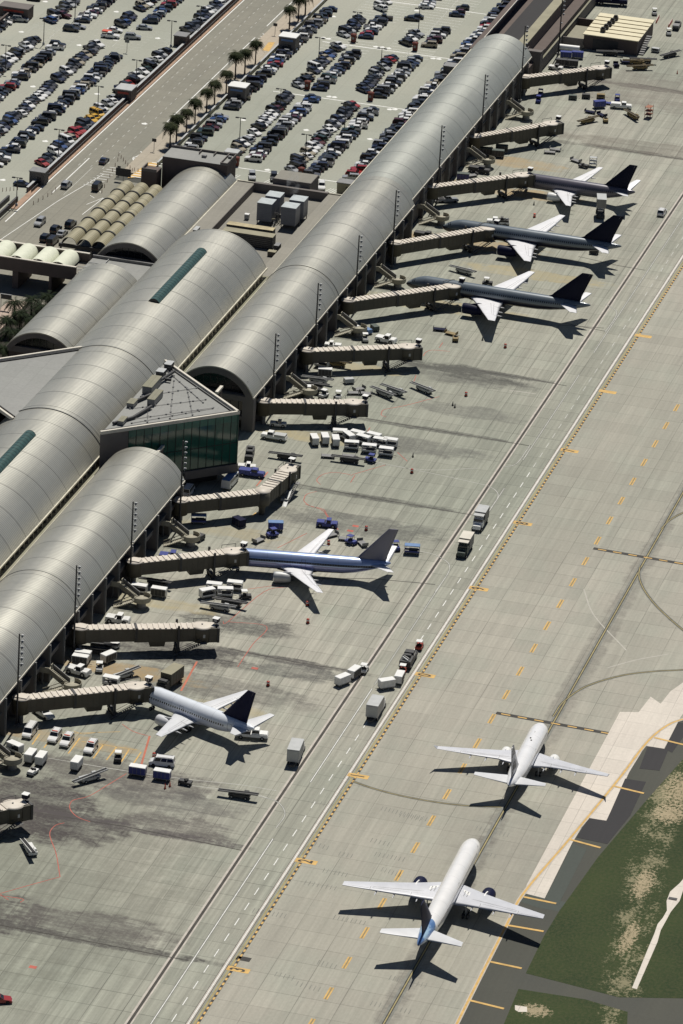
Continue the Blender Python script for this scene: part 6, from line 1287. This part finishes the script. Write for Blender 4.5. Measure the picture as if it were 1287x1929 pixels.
for p, k, c, sa, l in (((196,306),'sedan','navy',-54,'dark blue car on the road beside the white-hatched island'),((125,352),'suv','silver',-54,'silver suv driving on the road below the wall end'),((183,356),'van','black',-58,'black van with its nose by the hatched island'),
    ((75,423),'suv','silver',128,'silver-topped suv on the road above the footbridge'),((133,426),'suv','black',-50,'black suv at the kerb by the khaki canopies, farthest'),((105,436),'suv','black',-50,'black suv at the kerb, left of the silver one'),((117,443),'sedan','silver',-50,'silver car among black ones at the kerb'),((86,452),'suv','black',-50,'black suv at the kerb by the footbridge, left of two'),((99,459),'van','black',-50,'black van at the kerb by the footbridge, right of two'),
    ((42,350),'sedan','navy',8,'navy car beside the lot exit at the left edge'),((475,336),'suv','silver',86,'silver car nose-in behind the plant deck, first from left'),((516,338),'suv','charcoal',86,'dark car nose-in behind the plant deck, second from left'),((581,352),'sedan','black',92,'black car nose-in behind the plant deck, third from left'),((606,355),'suv','white',92,'white car nose-in behind the plant deck, last on the right'),
    ((134,58),'suv','charcoal',8,'charcoal suv alone below the upper outer block'),((147,53),'sedan','silver',8,'silver car beside the charcoal suv below the upper outer block'),((208,71),'pickup_truck','white',6,'long white pickup with an orange load by the centre aisle'),((250,73),'suv','silver',4,'silver suv by the stop sign in the left lot'),((216,60),'sedan','white',6,'white car just above the long white pickup'),((118,32),'pickup_truck','maroon',14,'maroon pickup at the foot of the upper outer block'),
    ((272,55),'sedan','silver',4,'silver car at the upper inner block\'s near end'),((36,30),'van','white',4,'white van beside the brown hut top left'),((12,40),'pickup_truck','charcoal',4,'charcoal pickup at the left edge near the brown hut'),((38,40),'suv','silver',6,'silver suv between the hut and the ramp top left')):
    vcar(k, c, p, sa, l)
mb = MB(); mb.box((0,0,0), (2.6,1.7,.35), ORANGE); c = at(201,68); o = mb.build('tarp_load'); o.location = (c.x, c.y, 1.6); o['label'] = 'orange tarp load in the bed of the long white pickup'; o['category'] = 'tarp'
# ------------------------------------------------------------------ car park furniture
lw = empty('road_wall', (-133.8, 300, 0), 0, 'long low concrete wall with a dark face between the left lot and the road', 'wall')
mb = MB(); mb.b2(-134.2,-133.7,174,700,0,1.3,STUC2); mb.b2(-134.3,-133.6,174,700,1.3,1.42,LGREY); wb(mb, 'wall', lw); mb = MB(); mb.b2(-132.9,-132.7,174,700,.3,.9,DGREY)
y = 176
while y < 400: mb.b2(-132.95,-132.65,y-.08,y+.08,0,.9,DGREY); y += 2
wb(mb, 'guard_rail', lw); mb = MB(); mb.b2(-133.6,-131.9,160,700,.0,.14,mat('kerb_brick',(.36,.24,.17),.9,0,.15,.4)); mb.build('kerb', **ST)
wallthing('lot_wall', 'low beige wall between the palm walk and the right lot', 'wall', [(-109.2,-108.9,208,700,0,1.1,OLIVE),(-109.3,-108.8,208,700,1.1,1.2,LGREY)])
wallthing('ramp_wall', 'dark ramp parapet at the left edge below the lot exit', 'wall', [(-134.2,-133.7,150,166,0,1.4,DGREY),(-136.5,-136.0,128,166,0,1.4,DGREY)]); wallthing('ramp_wall', 'brown parapet by the ramp at the top left corner', 'wall', [(-188.9,-188.4,298,322,0,2.2,STUC),(-205,-188.4,297.6,298,0,2.2,STUC)])
wallthing('lot_parapet', 'low parapet closing the right lot above the barrel vaults', 'wall', [(-84,-52,201.5,202,0,1.0,STUC2)])
def hut(name, label, cx, cy, dx, dy, h, roof, wall, sign=None):
    t = empty(name, (cx, cy, 0), 0, label, 'hut', 'stair huts in the car parks'); mb = MB(); mb.box((0,0,h/2), (dx,dy,h), wall); mb.build('wall', t); mb = MB(); mb.box((0,0,h+.12), (dx+.3,dy+.3,.24), roof); mb.build('roof', t)
    mb = MB(); mb.box((dx*.15,-dy/2-.03,1.1), (1.1,.06,2.1), DGREY); mb.build('door', t)
    if sign: mb = MB(); mb.box((0,-dy/2-.05,h-.8), (dx*.7,.06,.6), sign); mb.build('sign_board', t)
for (p, dx, dy, h, roof, wall, sg, l) in (((237,186),4.6,5.2,3.3,LGREY,STUC,RED,'brown hut with a grey roof and red band against the road wall'),((73,344),4.2,3.4,3.4,MGREY,STUC2,None,'taupe hut at the near end of the road wall'),((342,84),3.6,4.0,3.0,MGREY,STUC,None,'dark hut against the road wall at the top'),
    ((30,32),9,5,3.4,STUC2,STUC,RED,'large brown hut at the top left corner'),((544,93),5.0,4.5,4.2,WHITE,STUC2,BLUEL,'white-roofed hut beside the palm walk, farther one'),((449,186),5.0,4.5,4.0,WHITE,STUC2,BLUEL,'white-roofed hut beside the palm walk, nearer one'),((850,143),4.0,3.6,3.2,MGREY,STUC2,None,'grey hut against the gate vault in the right lot'),((653,363),4.6,3.4,3.0,MGREY,OLIVE,None,'olive hut at the near end of the right lot beside the vault'),((437,305),3.5,3,3,LGREY,STUC2,None,'pale hut behind the brown annexe roof')):
    c = at(*p); hut('stair_hut', l, c.x, c.y, dx, dy, h, roof, wall, sg)
for i, p in enumerate(((579,168),(666,79),(782,95),(698,189),(567,332),(445,312))):
    c = at(*p); t = empty('pay_kiosk', (c.x, c.y, 0), 0, 'dark red pay kiosk %s' % ['at the near end of the middle left block','at the near end of the upper left block','at the near end of the upper right block','at the near end of the middle right block','at the near end of the lower right block','at the near end of the lower left block'][i], 'kiosk', 'red kiosks at the row ends')
    KR = mat('kiosk_red', (.16,.035,.022), .7, 0, .15, 1); mb = MB(); mb.box((0,0,1.1), (1.3,1.2,2.2), KR); mb.build('cabinet', t); mb = MB(); mb.lathe([(.95,2.2),(.9,2.4),(.02,2.75)], KR, 14); mb.build('roof', t); mb = MB(); mb.box((0,-.62,1.3), (.7,.05,.7), MGREY); mb.build('panel', t)
lt = []
mb = MB(); mb.tube((0,0,0), (0,0,7.8), .13, DGREY, r1=.09, n=7); mb.lathe([(.35,0),(.35,.7),(.02,.75)], LGREY, 10); lt.append(('pole', mb.mesh('pole'))); mb = MB(); mb.box((0,0,7.8), (2.2,.12,.12), DGREY); lt.append(('arm', mb.mesh('arm')))
for s in (-1, 1): mb = MB(); mb.box((s*1.0,0,7.75), (.9,.55,.28), DGREY, top=.8); lt.append(('lamp_head', mb.mesh('lamp_head')))
LPN = [((82,84),'in the outer double row of the left lot'),((10,135),'at the left edge of the left lot'),((141,38),'in the upper outer block of the left lot'),((377,60),'by the road wall at the top'),((322,88),'by the road wall near the dark hut'),((256,163),'by the brown hut with a red band'),((184,213),'by the road wall beside the yellow cars'),((110,296),'by the road wall near its end'),((31,388),'at the left lot exit'),
       ((671,71),'in the upper left block of the right lot'),((788,64),'in the upper right block of the right lot'),((600,120),'in the middle left block of the right lot'),((717,140),'in the middle right block of the right lot'),((527,218),'at the far end of the lower left block'),((649,246),'at the far end of the lower right block'),((451,273),'in the lower left block of the right lot'),((575,305),'at the near end of the lower right block')]
for p, l in LPN: c = at(*p); spawn(lt, 'street_lamp', (c.x, c.y, 0), 0, 'double-headed car park lamp '+l, 'street lamp', 'double-headed car park lamps')
# ------------------------------------------------------------------ palms
def frond(mb, base, az, L, droop, m, wd=.55):
    n = 6; d = Vector((math.cos(az), math.sin(az), 0)); nn = Vector((-d.y, d.x, 0)); pts = []
    up = random.uniform(.1,.75)
    for i in range(n+1): t = i/n; pts.append(base+d*L*t*(1-.12*t)+Vector((0,0,L*(up*t-droop*t*t))))
    for i in range(n):   # leaflets left and right of the midrib
        a, b = pts[i], pts[i+1]; w0 = wd*math.sin(math.pi*min(1, (i+.6)/n))+.08
        for sd in (-1, 1):
            for q in (.15,.65):
                c = a.lerp(b, q); tip = c+nn*sd*w0+(b-a)*.9+Vector((0,0,-.22*w0)); mb.add([tuple(c), tuple(c+(b-a)*.28), tuple(tip)], [(0,1,2)], m)
        mb.add([tuple(a-nn*.04), tuple(a+nn*.04), tuple(b+nn*.03), tuple(b-nn*.03)], [(0,1,2,3)], m)
def palm_tree(h, r, nf, m, seed, skirt=True, droop=.85, wd=.55):
    random.seed(seed); t = []
    mb = MB(); pr = [(.32,0),(.22,.6),(.19,h*.5),(.17,h)]; mb.lathe(pr, BARK, 9); t.append(('trunk', mb.mesh('trunk')))
    mb = MB(); b = Vector((0,0,h))
    for k in range(nf): frond(mb, b+Vector((0,0,random.uniform(-.35,.35))), 2.4*k+random.uniform(-.3,.3), r*random.uniform(.75,1.1), droop*random.uniform(.6,1.5), m, wd)
    t.append(('crown', mb.mesh('crown')))
    if skirt:
        mb = MB()
        for k in range(26): a = 2.4*k; z = h-random.uniform(.2,1.9); q = Vector((math.cos(a)*.2, math.sin(a)*.2, z)); e = q+Vector((math.cos(a)*random.uniform(.3,.75), math.sin(a)*.6, -random.uniform(.6,1.2))); mb.add([tuple(q), tuple(e+Vector((.12,0,0))), tuple(e-Vector((.12,0,0)))], [(0,1,2)], BARK)
        t.append(('dead_skirt', mb.mesh('dead_skirt')))
    return t
PT = [palm_tree(6.6+.5*(i%2), 2.75, 88, PALM, 10+i, True, .8, .95) for i in range(4)]
for i, (p, top) in enumerate((((320,279),0),((332,268),0),((351,249),0),((367,233),0),((389,212),0),((404,197),0),((426,176),0),((443,149),0),((461,139),0),((481,121),0),((545,55),0),((562,40),0),((575,28),0))):
    c = at(*p); o = spawn(PT[i % 4], 'palm_tree', (c.x, c.y, 0), random.uniform(0,6), 'tall fan palm on the walk beside the road, %s from the near end' % ORD[i].replace('nearest','first'), 'palm tree', 'fan palms along the walk'); s_ = random.uniform(.88,1.06); o.scale = (s_,)*3
PD = [palm_tree(4.2, 3.6, 64, PALM_SHADED, 40+i, False, .75, .5) for i in range(3)]
for i, p in enumerate(((60,562),(38,588),(76,577),(18,622),(92,556),(6,655),(52,622),(28,568),(2,700),(108,580),(30,650),(66,600),(12,600))):
    c = at(*p, 4.5); spawn(PD[i % 3], 'palm_tree', (c.x, c.y, 0), i*1.3, 'bushy dark palm in the shaded bed by the short vault, %s from its far end' % ['fourth','seventh','fifth','tenth','first','twelfth','eighth','third','last','second','eleventh','sixth','ninth'][i], 'palm tree', 'bushy palms in the shaded bed')
random.seed(99)
# ------------------------------------------------------------------ small road furniture
dl = []; mb = MB(); mb.lathe([(.09,0),(.07,.95),(.02,1.0)], mat('delineator', (.28,.12,.08), .7), 7); dl.append(('post', mb.mesh('post')))
pts = px((63,385),(72,380),(81,375),(90,370),(98,365),(105,359))+px(*[(224+4.2*k, 293+5*k) for k in range(7)])+px(*[(253+7*k, 322+1.5*k) for k in range(5)])+px(*[(222-5*k, 303+10*k) for k in range(7)])+px(*[(5+7*k, 360-.6*k) for k in range(5)])
for i, c in enumerate(pts):
    o = bpy.data.objects.new('delineator_post', dl[0][1]); COL.objects.link(o); o.location = (c.x, c.y, 0); o['category'] = 'post'; o['group'] = 'thin reddish posts by the road island'; o['label'] = 'thin reddish delineator post in a line beside the road'
def roadsign(p, label, w_=1.2, h=3.2, board=(1.2,.9), m_=DGREY):
    c = at(*p); t = empty('road_sign', (c.x, c.y, 0), 0, label, 'sign'); mb = MB(); mb.tube((0,0,0), (0,0,h), .07, MGREY, n=6); mb.build('post', t); mb = MB(); mb.box((0,-.1,h), (board[0],.08,board[1]), m_); mb.build('board', t)
roadsign((290,285), 'small dark sign on a post at the crossing'); roadsign((232,342), 'wide dark sign board facing the road near the khaki canopies', 2, 2.6, (4.2,2.2)); roadsign((224,330), 'small square sign above the wide dark board', 1, 2.2, (.9,.9)); roadsign((518,66), 'small sign at the farther crossing beside the palms'); roadsign((239,98), 'round grey stop sign in the left lot aisle', 1, 3.4, (1.3,1.1), MGREY)
t = empty('gantry_sign', (at(11,563+20).x, at(11,583).y, 0), 0, 'dark gantry sign on two posts over the brown walk at the left edge', 'sign')
for x in (-1.3,1.3): mb = MB(); mb.tube((x,0,0), (x,0,3.6), .08, LGREY, n=6); mb.build('post', t)
mb = MB(); mb.box((0,0,3.3), (2.8,.12,1.2), DGREY); mb.box((0,0,3.95), (2.9,.2,.12), LGREY); mb.build('board', t)
for p, l in (((10,20),'left'),): pass

# ------------------------------------------------------------------ thin steam drifting off the cooling towers
sm = bpy.data.materials.new('steam'); sm.use_nodes = True; nt = sm.node_tree; nt.nodes.remove(nt.nodes['Principled BSDF'])
pv = nt.nodes.new('ShaderNodeVolumePrincipled'); pv.inputs['Color'].default_value = (.9,.92,.92,1); tc = nt.nodes.new('ShaderNodeTexCoord'); nz = nt.nodes.new('ShaderNodeTexNoise'); nz.inputs['Scale'].default_value = .55; nz.inputs['Detail'].default_value = 4
nt.links.new(tc.outputs['Object'], nz.inputs['Vector']); mr = nt.nodes.new('ShaderNodeMapRange'); mr.inputs[1].default_value = .45; mr.inputs[2].default_value = .75; mr.inputs[3].default_value = 0; mr.inputs[4].default_value = .28
nt.links.new(nz.outputs['Fac'], mr.inputs[0]); nt.links.new(mr.outputs[0], pv.inputs['Density']); nt.links.new(pv.outputs[0], nt.nodes['Material Output'].inputs['Volume'])
mb = MB(); mb.lathe([(.05,0),(1.3,.4),(1.9,2.2),(1.6,4.5),(.9,6.3),(.05,7.2)], sm, 14); o = mb.build('steam'); o.location = (-60.2, 168.5, 11.9); o.rotation_euler = (R(-14), R(-12), 0); o['kind'] = 'stuff'; o['label'] = 'faint white steam drifting off the cooling towers'; o['category'] = 'steam'
